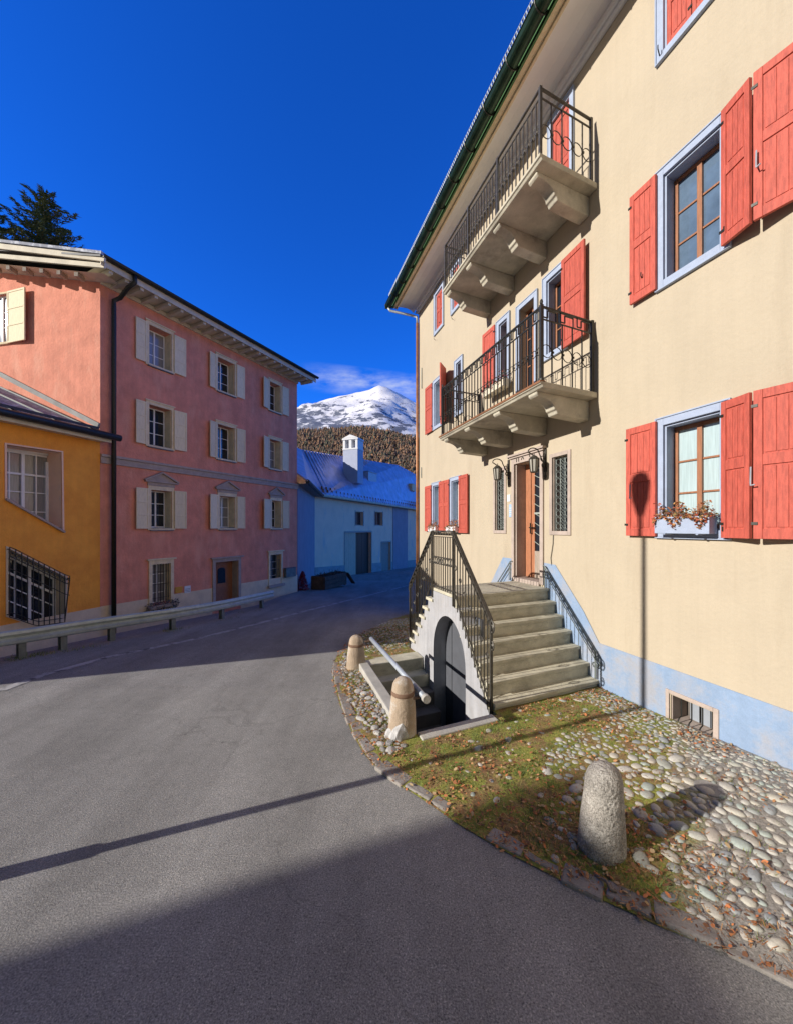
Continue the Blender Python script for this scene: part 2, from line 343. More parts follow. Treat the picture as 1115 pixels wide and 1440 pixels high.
    def build(s, name, m, parent=None, smooth=False, bevel=0, fixn=True):
        me = bpy.data.meshes.new(name); o0 = origin(parent) if parent else Vector((0, 0, 0))
        me.from_pydata([(x-o0.x, y-o0.y, z-o0.z) for x, y, z in s.v], [], s.f); me.update()
        if fixn:
            bm = bmesh.new(); bm.from_mesh(me); bmesh.ops.recalc_face_normals(bm, faces=bm.faces); bm.to_mesh(me); bm.free()
        me.materials.append(MATS[m] if isinstance(m, str) else m)
        o = bpy.data.objects.new(name, me); COL.objects.link(o); o.parent = parent
        if smooth: me.polygons.foreach_set('use_smooth', [True]*len(me.polygons))
        if bevel:
            b = o.modifiers.new('bevel', 'BEVEL'); b.width = bevel; b.segments = 2; b.limit_method = 'ANGLE'; b.angle_limit = R(40)
        return o
class Fr:
    def __init__(s, ox, oy, w, o):
        s.ox, s.oy = ox, oy; s.w = Vector((w[0], w[1])); s.o = Vector((o[0], o[1]))
    def P(s, u, v, z): return Vector((s.ox+u*s.w.x+v*s.o.x, s.oy+u*s.w.y+v*s.o.y, z))
    def px(s, x, y, v=0):        # where the sight line of a photo point meets the plane v
        r = (x-CX)/F
        a = s.ox+v*s.o.x; b = s.oy+v*s.o.y
        u = (r*b-a)/(s.w.x-r*s.w.y); Y = b+u*s.w.y
        return u, H+(HY-y)/F*Y
    def u(s, x, v=0): return s.px(x, 0, v)[0]
    def sub(s, uA, vA, uB, vB):
        A = s.P(uA, vA, 0); B = s.P(uB, vB, 0); d = (B-A); L = d.length; d.normalize()
        n = Vector((-d.y, d.x)); 
        if n.dot(s.o) < 0: n = -n
        return Fr(A.x, A.y, (d.x, d.y), n), L
def rect(u0, u1, z0, z1): return [(u0, z0), (u1, z0), (u1, z1), (u0, z1)]
def wall_mesh(fr, outline, holes, v=0, depth=.25):
    mb = MB()
    P = fr.P
    mb.poly([P(u, v, z) for u, z in outline], [[P(u, v, z) for u, z in h] for h, _ in holes])
    for h, d in holes:
        n = len(h)
        for i in range(n):
            a = h[i]; b = h[(i+1) % n]
            mb.quad(P(a[0], v, a[1]), P(b[0], v, b[1]), P(b[0], v-d, b[1]), P(a[0], v-d, a[1]))
    return mb

# ------------------------------------------------------------------ frames measured from the photograph
YF = Fr(4.2, 0, (-.2995, .954), (-.911, -.4125))         # street front of the yellow house
PF = Fr(-7.69, 9.97, (.4325, .9016), (.9016, -.4325))    # street front of the pink house, u=0 at its near corner
SF = Fr(-7.69, 9.97, (-.98, .2), (-.2, -.98))            # gable side of the pink house
OF = Fr(-7.69, 9.97, (-.296, -.955), (.955, -.296))      # street front of the orange house (u runs toward the viewer)
BF = Fr(-5.09, 24.0, (.35, .937), (.937, -.35))          # front of the barn house
def zr(X, Y):    # road level
    return 0 if Y < 5 else -.06*(Y-5) if Y < 46 else -2.46
def gpx(x, y, lift=0):     # ground point under a photo point
    t = (y-HY)/F
    Y = (H-lift)/t
    if Y > 5: Y = (H-lift-.3)/(t-.06)
    return Vector(((x-CX)/F*Y, Y, zr(0, Y)+lift))
def uv(p):    # world -> yellow frame
    c = p.x+.3139*p.y; v = (4.2-c)/1.0405; return ((p.y+.4125*v)/.954, v)

# ------------------------------------------------------------------ camera, light, sky
cam = bpy.data.cameras.new('camera'); co = bpy.data.objects.new('camera', cam); COL.objects.link(co); scene.camera = co
cam.sensor_fit = 'HORIZONTAL'; cam.sensor_width = 36; cam.lens = 36*F/1115
cam.shift_y = 22/1115; cam.clip_start = .05; cam.clip_end = 20000
co.location = (0, 0, H); co.rotation_euler = (R(90), 0, 0)
EL = 21.0; LX, LY = .930, .3675
sun = bpy.data.lights.new('sun', 'SUN'); so = bpy.data.objects.new('sun', sun); COL.objects.link(so)
sun.energy = 5.0; sun.angle = R(.55); sun.color = (1, .94, .86)
d = Vector((LX*math.cos(R(EL)), LY*math.cos(R(EL)), -math.sin(R(EL))))
so.rotation_euler = d.to_track_quat('-Z', 'Y').to_euler(); so.location = (-20, -8, 15)
w = bpy.data.worlds.new('World'); scene.world = w; w.use_nodes = True
N = w.node_tree.nodes; L = w.node_tree.links; bg = N['Background']
sk = N.new('ShaderNodeTexSky'); sk.sky_type = 'NISHITA'; sk.sun_disc = False; sk.sun_elevation = R(EL); sk.sun_rotation = math.atan2(-LX, -LY)
sk.altitude = 2500; sk.air_density = 1.0; sk.dust_density = .15; sk.ozone_density = 2.5
hs = N.new('ShaderNodeHueSaturation'); hs.inputs['Saturation'].default_value = 1.2; hs.inputs['Value'].default_value = 1.25; L.new(sk.outputs[0], hs.inputs['Color'])
vmu = N.new('ShaderNodeVectorMath'); vmu.operation = 'MULTIPLY'; L.new(hs.outputs[0], vmu.inputs[0]); 
tcs = N.new('ShaderNodeTexCoord'); dt = N.new('ShaderNodeVectorMath'); dt.operation = 'DOT_PRODUCT'; L.new(tcs.outputs['Generated'], dt.inputs[0]); dt.inputs[1].default_value = (.55, .835, 0)
tm = N.new('ShaderNodeMapRange'); tm.interpolation_type = 'SMOOTHSTEP'; tm.inputs[1].default_value = -.45; tm.inputs[2].default_value = .10; L.new(dt.outputs['Value'], tm.inputs[0])
tmx = N.new('ShaderNodeMix'); tmx.data_type = 'RGBA'; L.new(tm.outputs[0], tmx.inputs[0]); tmx.inputs[6].default_value = (1.15, .68, .42, 1); tmx.inputs[7].default_value = (.28, 1.28, 2.95, 1)
L.new(tmx.outputs[2], vmu.inputs[1])
# a thin cloud bank beyond the peak, by direction of the sky
tc = N.new('ShaderNodeTexCoord'); sx = N.new('ShaderNodeSeparateXYZ'); L.new(tc.outputs['Generated'], sx.inputs[0])
def M(op, a, b=None, c=None):
    n = N.new('ShaderNodeMath'); n.operation = op
    for i, q in enumerate((a, b, c)):
        if q is None: continue
        if isinstance(q, (int, float)): n.inputs[i].default_value = q
        else: L.new(q, n.inputs[i])
    return n.outputs[0]
tx = M('DIVIDE', sx.outputs[0], M('MAXIMUM', sx.outputs[1], .01)); tz = M('DIVIDE', sx.outputs[2], M('MAXIMUM', sx.outputs[1], .01))
cb = N.new('ShaderNodeCombineXYZ'); L.new(M('MULTIPLY', tx, 9), cb.inputs[0]); L.new(M('MULTIPLY', tz, 26), cb.inputs[1])
cn = N.new('ShaderNodeTexNoise'); cn.inputs['Scale'].default_value = 1.1; cn.inputs['Detail'].default_value = 7; cn.inputs['Roughness'].default_value = .6; L.new(cb.outputs[0], cn.inputs['Vector'])
lo = M('MULTIPLY_ADD', tx, -.12, .368)        # centre line of the bank
dz = M('ABSOLUTE', M('SUBTRACT', tz, lo))
ban = M('SUBTRACT', 1, M('MINIMUM', M('DIVIDE', dz, .042), 1))
xr = M('MINIMUM', M('MAXIMUM', M('MULTIPLY', M('ADD', tx, .26), 8), 0), 1)
xl = M('MINIMUM', M('MAXIMUM', M('MULTIPLY', M('SUBTRACT', .34, tx), 5), 0), 1)
cm = M('MULTIPLY', M('MULTIPLY', M('MULTIPLY', ban, xr), xl), M('MAXIMUM', M('MULTIPLY', M('SUBTRACT', cn.outputs['Fac'], .36), 4.2), 0))
cm = M('MULTIPLY', M('MINIMUM', cm, 1), M('GREATER_THAN', sx.outputs[1], .05))
mx = N.new('ShaderNodeMix'); mx.data_type = 'RGBA'; L.new(M('MULTIPLY', cm, .8), mx.inputs[0]); L.new(vmu.outputs[0], mx.inputs[6]); mx.inputs[7].default_value = (6.8, 7.8, 11.2, 1)
L.new(mx.outputs[2], bg.inputs[0]); bg.inputs[1].default_value = .069
vs = scene.view_settings; vs.view_transform = 'Standard'; vs.look = 'None'; vs.exposure = .25; vs.gamma = 1; vs.use_curve_mapping = False
scene.cycles.use_denoising = True
scene.cycles.max_bounces = 6

# ------------------------------------------------------------------ ground, road, kerb, island
kerb_px = [(1115,1385),(1060,1360),(1000,1333),(940,1310),(880,1283),(820,1255),(770,1230),(720,1205),(680,1182),(640,1158),(610,1136),(580,1117),(552,1100),(528,1080),(510,1058),(497,1035),(486,1010),(476,985),(470,962),(468,945),(471,930),(478,917),(488,905),(502,894),(520,884),(540,875),(560,868),(580,862)]
kerb = [gpx(x, y) for x, y in kerb_px]
k0 = kerb[0]; kerb = [Vector((k0.x+1.6, k0.y-3.2, 0)), Vector((k0.x+.42, k0.y-.62, 0))]+kerb
kuv = [uv(p) for p in kerb]                       # increasing u
def vcurb(u):
    if u <= kuv[0][0]: return kuv[0][1]
    for (a, va), (b, vb) in zip(kuv, kuv[1:]):
        if a <= u <= b: return va+(vb-va)*(u-a)/(b-a)
    return kuv[-1][1]
PU0, PU1, PV0, PV1 = 5.17, 7.62, 1.70, 2.74       # the sunken cellar entrance
def zi(u, v):
    p = YF.P(u, v, 0); vc = max(vcurb(u), .2)
    base = zr(0, p.y)
    t = max(0, 1-v/2.0)
    rise = .09*t*max(0, min(1, (4.6-p.y)/1.5))
    edge = .03*min(1, max(0, (vc-v)/.25))
    return base+rise+edge+.012*noise.noise(Vector((p.x*3, p.y*3, 0)))+.008
road = MB()
out = [(-14,-40),(-9.5,-4),(-7.6,2),(-7.0,5.0),(-6.62,6.6),(-5.95,8.8),(-5.2,10.8),(-4.62,12.5),(-4.55,15),(-4.3,16.9),(-4.9,24),(3.2,46),(60,46),(60,-40)]
pit = [YF.P(PU0, 1.2, 0), YF.P(PU1, 1.2, 0), YF.P(PU1, PV1+.1, 0), YF.P(PU0, PV1+.1, 0)]
road.poly([(x, y, 0) for x, y in out], [pit])
ro = road.build('road', 'asphalt'); tag(ro, kind='structure')
bm = bmesh.new(); bm.from_mesh(ro.data)
bmesh.ops.bisect_plane(bm, geom=bm.verts[:]+bm.edges[:]+bm.faces[:], plane_co=(0, 5, 0), plane_no=(0, 1, 0))
for v in bm.verts: v.co.z = zr(0, v.co.y)
bmesh.ops.recalc_face_normals(bm, faces=bm.faces); bm.to_mesh(ro.data); bm.free()
g = MB()
ys = [-200, -60, -20, 5, 46, 120, 400, 5200]; xs = [-5200, -400, -60, 60, 400, 5200]
def zg(y): return -1.3 if y < 5 else -1.3-.045*(y-5) if y < 46 else -3.15
bigp = [(x, y, zg(y)) for y in ys for x in xs]
g.add(bigp, [(j*6+i, j*6+i+1, (j+1)*6+i+1, (j+1)*6+i) for j in range(len(ys)-1) for i in range(5) if not (ys[j] == -20 and xs[i] == -60)])
pz = [YF.P(PU0, PV0-.1, 0), YF.P(PU1, PV0-.1, 0), YF.P(PU1, PV1+.1, 0), YF.P(PU0, PV1+.1, 0)]
g.poly([(-60, -20, -1.3), (60, -20, -1.3), (60, 5, -1.3), (-60, 5, -1.3)])
gd = g.build('ground', 'mossy_soil'); tag(gd, kind='structure')
# island of moss, grass and cobbles
isl = MB(); us = [-3+i*.12 for i in range(int(14.6/.12))]+[PU0, PU1]
us = sorted(x for x in set(us) if x in (PU0, PU1) or (abs(x-PU0) > .05 and abs(x-PU1) > .05))
def vlines(u):
    vc = vcurb(u)
    if vc > 2.85: a = [1.7*i/14 for i in range(15)]+[1.7+(PV1-1.7)*i/8 for i in range(1, 9)]+[PV1+(vc-PV1)*i/6 for i in range(1, 7)]
    else: a = [vc*i/28 for i in range(29)]
    return a
cols = [(u, vlines(u)) for u in us]
vs_ = []; fs_ = []
for u, vl in cols:
    for v in vl: p = YF.P(u, v, 0); vs_.append((p.x, p.y, zi(u, v)))
for i in range(len(cols)-1):
    um = (cols[i][0]+cols[i+1][0])/2
    for k in range(28):
        if PU0 < um < PU1 and 14 <= k < 22: continue
        if 5.45 < um < PU1 and 8 <= k < 14: continue
        a = i*29+k; fs_.append((a, a+1, a+30, a+29))
isl.add(vs_, fs_); io = isl.build('verge_ground', 'mossy_soil', smooth=True); tag(io, kind='structure')
# kerb: worn stone blocks along the edge
kb = MB(); pts = []
for a, b in zip(kerb, kerb[1:]):
    n = max(1, int((b-a).length/.05)); pts += [a+(b-a)*i/n for i in range(n)]
i = 0
rk = random.Random(3)
while i < len(pts)-8:
    n = rk.choice([3, 4, 5, 6]) if pts[i].y > 2.5 else rk.choice([3, 4, 5]); a = pts[i]; b = pts[min(i+n, len(pts)-1)]
    dd = (b-a).normalized(); nn = Vector((-dd.y, dd.x, 0)); 
    if nn.dot(Vector((1, .3, 0))) < 0: nn = -nn
    w_ = rk.uniform(.10, .15); lo_ = rk.uniform(-.015, .02); hh = .02+rk.uniform(-.006, .008)
    a2 = a+dd*.008; b2 = b-dd*.008
    p = [a2+nn*lo_, b2+nn*(lo_+rk.uniform(-.01, .01)), b2+nn*w_, a2+nn*(w_+rk.uniform(-.015, .015))]
    if rk.random() > .07:
        kb.hexa([Vector((q.x, q.y, zr(0, q.y)-.05)) for q in p]+[Vector((q.x, q.y, zr(0, q.y)+hh+rk.uniform(-.004, .004))) for q in p])
    i += n
ko = kb.build('kerb', 'kerb_stone', bevel=.012); tag(ko, kind='structure')
# faded edge line across the road
lm = MB(); lp = [gpx(x, y) for x, y in ((0,972),(60,950),(150,925),(280,898),(360,878),(440,857),(500,842),(575,823))]
lp = [Vector((lp[0].x-2.5, lp[0].y-1.2, 0))]+lp+[Vector((3.5, 23.5, 0))]
for a, b in zip(lp, lp[1:]):
    n = 6
    for k in range(n):
        p = a+(b-a)*k/n; q = a+(b-a)*(k+1)/n; dd = (b-a).normalized(); nn = Vector((-dd.y, dd.x, 0))*.07
        lm.quad(*[Vector((t.x, t.y, zr(0, t.y)+.005)) for t in (p-nn, q-nn, q+nn, p+nn)])
tag(lm.build('road_line', 'line_paint'), kind='structure')
# footpath strip beyond the line, in front of the barn and pink house
# ------------------------------------------------------------------ cobbles
ico = bmesh.new(); bmesh.ops.create_icosphere(ico, subdivisions=2, radius=1); IV = [v.co.copy() for v in ico.verts]; IFc = [tuple(v.index for v in f.verts) for f in ico.faces]; ico.free()
rc = random.Random(11)
def stone(mb, c, a, b, h, rot, seed, rough=.16):
    vs = []
    for v in IV:
        k = 1+rough*noise.noise(v*1.2+Vector((seed*3.1, seed, 0)))
        x, y, z = v.x*k, v.y*k, v.z*k
        x = math.copysign(abs(x)**.85, x); y = math.copysign(abs(y)**.85, y)
        vs.append((c.x+(x*a*math.cos(rot)-y*b*math.sin(rot)), c.y+(x*a*math.sin(rot)+y*b*math.cos(rot)), c.z+z*h))
    mb.add(vs, IFc)
def cob_density(u, v, p):
    vc = vcurb(u)
    if v < .02 or v > vc-.13: return 0
    if PU0-.2 < u < PU1+.1 and PV0-.25 < v < PV1+.12: return 0
    if 5.2 < u < 8.1 and v < 1.75: return 0
    n = noise.noise(Vector((p.x*1.6, p.y*1.6, 4)))
    if u > 5.0 and v > PV1: return .95 if v < vc-.14 and n > -.45 else .4     # strip of stones outside the cellar coping
    if u > 8.1: return .6
    # main cobbled area: toward the wall and the viewer
    s = (p.x-.75*p.y)
    dens = 1 if s+.55*n > -.22 else (.45 if s+.5*n > -1.0 else .015)
    if v < .5 and p.y < 4.9: dens = max(dens, .9)
    if vc-v < .36 and p.y < 3.6: dens *= .22+.3*max(0, n)
    # patch of dry grass round the near bollard
    q = (p-Vector((1.27, 2.5, 0))); 
    if (q.x*1.0)**2+(q.y*1.1)**2 < .46**2+.08*n: dens *= .16
    return dens
pl = []; grid = {}
def ok(p, r):
    gx, gy = int(p.x/.2), int(p.y/.2)
    for i in range(gx-1, gx+2):
        for j in range(gy-1, gy+2):
            for q, s in grid.get((i, j), ()):
                if (p.x-q.x)**2+(p.y-q.y)**2 < (r+s)**2*.84: return False
    return True
cm_ = MB(); rb = MB(); n_c = 0
for t in range(60000):
    u = rc.uniform(1.2, 10.8); v = rc.uniform(0, 3.4)
    if v > vcurb(u): continue
    p = YF.P(u, v, 0)
    near = p.y < 3.4
    r = (rc.choice([.026, .030, .034, .040, .046, .056]) if t < 30000 else rc.uniform(.016, .032))*(1.0 if near else .85)
    if v < .5: r *= .7
    if rc.random() > cob_density(u, v, p) or not ok(p, r): continue
    grid.setdefault((int(p.x/.2), int(p.y/.2)), []).append((p, r)); n_c += 1
    zz = zi(u, v); far_ = (p.x-.75*p.y) < -.35
    strip = u > 5.0 and v > PV1
    if far_ and not strip: zz -= r*.10
    stone(rb if strip else cm_, Vector((p.x, p.y, zz+r*(.08 if strip else -.06))), r*rc.uniform(.95, 1.4), r*rc.uniform(.66, .98), r*rc.uniform(.34, .50), rc.uniform(0, 6.3), t % 97, .35 if strip else .2)
tag(cm_.build('cobblestone_paving', 'cobble', smooth=True, fixn=False), kind='structure')
tag(rb.build('rubble_paving', 'rubble', smooth=False, fixn=False), kind='structure')
# ------------------------------------------------------------------ grass, leaves, needles
rg = random.Random(5); gm = MB(); lf = MB(); nd = MB()
def in_free(u, v):
    if v < .02 or v > vcurb(u)+.02: return False
    if PU0-.14 < u < PU1+.05 and PV0-.22 < v < PV1+.14: return False
    if 5.2 < u < 8.1 and v < 1.75: return False
    return True
for t in range(16000):
    u = rg.uniform(1.5, 10); v = rg.uniform(0, 3.3)
    if not in_free(u, v): continue
    p = YF.P(u, v, 0); s = p.x-.75*p.y; n = noise.noise(Vector((p.x*2.3, p.y*2.3, 9)))
    if v > vcurb(u)-.13: continue
    q = (p-Vector((1.27, 2.5, 0))); nearb = q.length < .42
    pr = (.75 if s < -1.0 else .10) if not nearb else .7
    if n < -.08 and not nearb: pr *= .12
    if rg.random() > pr: continue
    z = zi(u, v)
    for k in range(9):
        a = rg.uniform(0, 6.28); l = rg.uniform(.010, .032)*(1.25 if nearb else 1); x = p.x+rg.gauss(0, .02); y = p.y+rg.gauss(0, .02)
        wv = Vector((-math.sin(a), math.cos(a), 0))*.0022; tip = Vector((x+math.cos(a)*l*.7, y+math.sin(a)*l*.7, z+l)); b0 = Vector((x, y, z-.004))
        gm.add([b0-wv, b0+wv, tip], [(0, 1, 2)])
def leaf(mb, p, s, up=1):
    a = rg.uniform(0, 6.28); t1 = rg.uniform(-.6, .6); t2 = rg.uniform(-.6, .6)
    e1 = Vector((math.cos(a), math.sin(a), t1)).normalized()*s; e2 = Vector((-math.sin(a), math.cos(a), t2)).normalized()*s*rg.uniform(.4, .75)
    mb.add([p-e1, p-e1*.3-e2, p+e1*.5-e2*.8, p+e1, p+e1*.4+e2*.8, p-e1*.4+e2], [(0, 1, 2, 3, 4, 5)])
for t in range(42000):
    u = rg.uniform(1.2, 10); v = rg.uniform(0, 3.35)
    if not in_free(u, v): continue
    p = YF.P(u, v, 0); vc = vcurb(u); n = noise.noise(Vector((p.x*2.9+30, p.y*2.9, 2)))
    s = p.x-.75*p.y
    pr = .30 if s < -.5 else .10
    if n > .12: pr *= 2.8
    if n < -.15: pr *= .3
    if vc-v < .35: pr = max(pr, .65)
    q = p-Vector((1.3, 2.4, 0))
    if q.length < .6: pr = max(pr, .8)
    if v < .12: pr = max(pr, .4)
    if abs(u-5.1) < .12 and v < 1.9: pr = .9
    if abs(u-3.85) < .25 and v < .35: pr = .9
    if rg.random() > pr: continue
    leaf(lf, Vector((p.x, p.y, zi(u, v)+rg.uniform(.004, .022))), rg.choice([.006, .008, .010, .013, .019]))
for t in range(26000):     # larch needles and brown litter
    u = rg.uniform(1.2, 8); v = rg.uniform(.0, 3.35); vc = vcurb(u)
    if not in_free(u, v): continue
    p = YF.P(u, v, 0); q = p-Vector((1.3, 2.45, 0)); n = noise.noise(Vector((p.x*2.2, p.y*2.2, 17)))
    pr = .04+(.8 if -.05 < vc-v < .32 and n > -.28 else 0)+(.55 if q.length < .65 else 0)+(.35 if n > .1 and p.y < 4 else 0)
    if rg.random() > pr: continue
    a = rg.uniform(0, 6.28); l = rg.uniform(.008, .022); z = zi(u, v)+.004+rg.uniform(0, .012)+(.012 if vc-v < .13 else 0)
    dv = Vector((math.cos(a)*l, math.sin(a)*l, rg.uniform(-.3, .5)*l)); wv = Vector((-math.sin(a), math.cos(a), 0))*.0016
    c = Vector((p.x, p.y, z)); nd.add([c-dv-wv, c-dv+wv, c+dv+wv, c+dv-wv], [(0, 1, 2, 3)])
tag(gm.build('grass', 'grass_blade', fixn=False), 'short green and yellow grass growing between the stones and moss', 'grass', kind='stuff')
tag(lf.build('fallen_leaves', 'leaf_dead', fixn=False), 'brown and orange fallen leaves lying over the moss and cobbles', 'leaves', kind='stuff')
tag(nd.build('larch_needles', 'needles', fixn=False), 'rusty brown needles and litter gathered along the kerb', 'needles', kind='stuff')
# gravelly weeds under the guard rail
# ================================================================== YELLOW HOUSE
YE = 11.85; YT = 8.45
yh = thing('yellow_house', YF.P(6, 0, 0), 'cream yellow three storey house with red shutters and two long balconies', 'house')
wins = []   # (u0,u1,z0,z1,kind)
un, uf = YF.u(1027), YF.u(925)
LZ = (2.0, 3.28); MZ = (4.70, 5.98); TZ = (7.18, 8.28)
Wn = dict(w1=(un, uf, *LZ), w2=(un, uf, *MZ), w3=(un, uf, *TZ),
          wa=(5.80, 6.31, *MZ), wc=(YF.u(717), YF.u(699), *MZ),
          wd=(YF.u(622), YF.u(609.6), *MZ), we=(YF.u(651), YF.u(640), *MZ),
          g1=(YF.u(619.5), YF.u(608), *LZ), g2=(YF.u(648), YF.u(633.5), *LZ),
          t1=(YF.u(624), YF.u(611), *TZ), t2=(YF.u(648), YF.u(635), *TZ),
          n1=(.6, 1.35, *LZ), n2=(.6, 1.35, *MZ), n3=(.6, 1.35, *TZ))
dB = (6.46, 7.01, 3.9, 5.92); dT = (YF.u(807), YF.u(772), 6.62, 8.32)
dM = (6.39, 7.08, 1.2, 3.21)
sW = [(YF.u(803), YF.u(773), 1.99, 3.22), (7.34, 7.77, 1.99, 3.22)]
bW = (3.81, 4.33, .0, .375)
FW = .075
holes = []
for k, (a, b, c, d_) in Wn.items(): holes.append((rect(a+FW, b-FW, c+FW, d_-FW), .24))
holes.append((rect(dB[0]+FW, dB[1]-FW, dB[2], dB[3]-FW), .2)); holes.append((rect(dT[0]+FW*.8, dT[1]-FW*.8, dT[2], dT[3]-FW), .12))
holes.append((rect(*dM), .30))
for a, b, c, d_ in sW: holes.append((rect(a+.06, b-.06, c+.06, d_-.06), .2))
bh = rect(bW[0]+.06, bW[1]-.05, bW[2]+.05, bW[3]-.05)
holes.append((bh, .3))
for h, _ in holes: pass
wm = wall_mesh(YF, [(-8, -1.4), (YE, -1.4), (YE, YT+.3), (-8, YT+.3)], holes)
for z0, z1, u, side in ((-1.4, YT+.3, YE, 0), (-1.4, YT+.3, -8, 0)):
    wm.quad(YF.P(u, 0, z0), YF.P(u, -9, z0), YF.P(u, -9, z1), YF.P(u, 0, z1))
wm.quad(YF.P(-8, -9, -1.4), YF.P(YE, -9, -1.4), YF.P(YE, -9, YT+.3), YF.P(-8, -9, YT+.3))
wm.build('wall', 'yellow_plaster', yh, fixn=False)
# painted blue base climbing beside the steps
bp = [(-8, -1.4), (YE, -1.4), (YE, .6), (8.25, .6), (7.82, 1.08), (7.45, 1.55), (7.165, 1.55), (7.165, .2), (6.30, .2), (6.30, 1.55), (6.05, 1.54), (5.49, .955), (5.225, .6), (-8, .6)]
pm = MB(); pm.poly([YF.P(u, .009, z) for u, z in bp], [[YF.P(u, .009, z) for u, z in rect(bW[0]+.02, bW[1]-.02, bW[2]+.01, bW[3]-.02)]])
pm.prism(YF, [(-8, .591), (5.22, .591), (5.22, .6), (-8, .6)], 0, .0088)
pm.build('base', 'blue_plaster', yh, fixn=False)
# cornice, soffit, fascia, gutter, roof
c = MB(); c.box(YF, -8, YE+.02, 0.001, .05, 8.40, 8.47); c.box(YF, -8, YE+.04, 0.001, .085, 8.47, 8.55); c.box(YF, -8, YE+.02, .001, .06, 8.55, 8.6); c.build('cornice', 'white_paint', yh, bevel=.01)
c = MB()
ps = [(.04, 8.6), (.12, 8.66), (.25, 8.69), (.40, 8.685), (.56, 8.66)]
for (a, za), (b, zb) in zip(ps, ps[1:]): c.quad(YF.P(-8, a, za), YF.P(YE+.35, a, za), YF.P(YE+.35, b, zb), YF.P(-8, b, zb))
c.quad(YF.P(YE, .0, 8.6), YF.P(YE+.35, 0, 8.6), YF.P(YE+.35, -9, 8.6), YF.P(YE, -9, 8.6))
c.build('soffit', 'soffit_plaster', yh, smooth=True)
c = MB(); c.box(YF, -8, YE+.4, .56, .60, 8.60, 8.72); c.box(YF, -8, YE+.42, .60, .70, 8.63, 8.74); c.build('fascia', 'stone_trim_pale', yh, bevel=.008)
c = MB(); c.box(YF, -8, YE+.42, .70, .73, 8.60, 8.74); c.build('fascia_edge', 'green_trim', yh)
gt = MB(); n = 10; gv, gz, gr = .845, 8.67, .098
for k in range(n):
    a0 = math.pi+math.pi*k/n; a1 = math.pi+math.pi*(k+1)/n
    gt.quad(YF.P(-8, gv+gr*math.cos(a0), gz+gr*math.sin(a0)), YF.P(YE+.45, gv+gr*math.cos(a0), gz+gr*math.sin(a0)), YF.P(YE+.45, gv+gr*math.cos(a1), gz+gr*math.sin(a1)), YF.P(-8, gv+gr*math.cos(a1), gz+gr*math.sin(a1)))
gt.tube([YF.P(-8, gv+gr, gz), YF.P(YE+.45, gv+gr, gz)], .012, 6)
gt.prism(YF, [(YE+.45, gz-.09), (YE+.455, gz-.09), (YE+.455, gz), (YE+.45, gz)], gv-.09, gv+.09)
go = gt.build('gutter', 'gutter_green', yh, smooth=True)
st = MB(); u = -7.6
while u < YE+.4:
    st.tube([YF.P(u, gv+(gr+.008)*math.cos(a), gz+(gr+.008)*math.sin(a)) for a in [math.pi*(1+k/8) for k in range(9)]], .010, 5); u += .62
st.split('gutter_bracket', 'black_metal', go)
rf = MB(); rf.prism
rz = gz+.04
def rp(v, dz=0): return rz+.02+(.80-v)*.42+dz
rf.hexa([YF.P(-8, .80, rp(.8)), YF.P(YE+.45, .80, rp(.8)), YF.P(YE-4, -4.5, rp(-4.5)), YF.P(-8, -4.5, rp(-4.5)), YF.P(-8, .80, rp(.8, .05)), YF.P(YE+.45, .8, rp(.8, .05)), YF.P(YE-4, -4.5, rp(-4.5, .05)), YF.P(-8, -4.5, rp(-4.5, .05))])
rf.hexa([YF.P(-8, -9.7, rz), YF.P(YE+.45, -9.7, rz), YF.P(YE-4, -4.5, rp(-4.5)), YF.P(-8, -4.5, rp(-4.5)), YF.P(-8, -9.7, rz+.06), YF.P(YE+.45, -9.7, rz+.06), YF.P(YE-4, -4.5, rp(-4.5, .05)), YF.P(-8, -4.5, rp(-4.5, .05))])
rf.add([YF.P(YE+.45, .8, rp(.8, .05)), YF.P(YE+.45, -9.7, rz+.06), YF.P(YE-4, -4.5, rp(-4.5, .05))], [(0, 1, 2)])
ry = rf.build('roof', 'roof_dark', yh)
sg = MB(); rs = random.Random(4); u = -7.9     # comb of snow stops along the eave
while u < YE+.4:
    vv = .79; z = rp(vv, .03)
    sg.sqbar(YF.P(u, vv, z), YF.P(u+.055, vv+.03, z+.26), .009); sg.sqbar(YF.P(u+.055, vv, z), YF.P(u, vv+.03, z+.26), .009)
    u += .055
for dz in (.06, .16, .26): sg.tube([YF.P(-8, .79+dz*.1, rp(.79, .03+dz)), YF.P(YE+.4, .79+dz*.1, rp(.79, .03+dz))], .008, 5)
sg.build('snow_guard', 'galvanised', ry)
# downpipe
c = MB(); c.tube([YF.P(YE+.38, .85, 8.58), YF.P(YE+.36, .80, 8.50), YF.P(YE+.1, .20, 8.36), YF.P(YE-.02, .07, 8.28), YF.P(YE-.02, .06, 8.1)], .035, 10)
c.build('gutter_elbow', 'galvanised', go, smooth=True)
c = MB(); c.tube([YF.P(YE-.02, .06, 8.1), YF.P(YE-.02, .06, -.4)], .042, 10); c.build('downpipe', 'copper', yh, smooth=True)
# wall anchors (thin iron straps) near the far corner
c = MB()
for x, y0, y1 in ((592.5, 517, 546), (592, 657, 672)):
    a = YF.px(x, y0, .02); b = YF.px(x, y1, .02); c.tube([YF.P(a[0], .02, a[1]), YF.P(a[0], .02, b[1])], .012, 6)
c.split('wall_anchor', 'post_steel', yh)

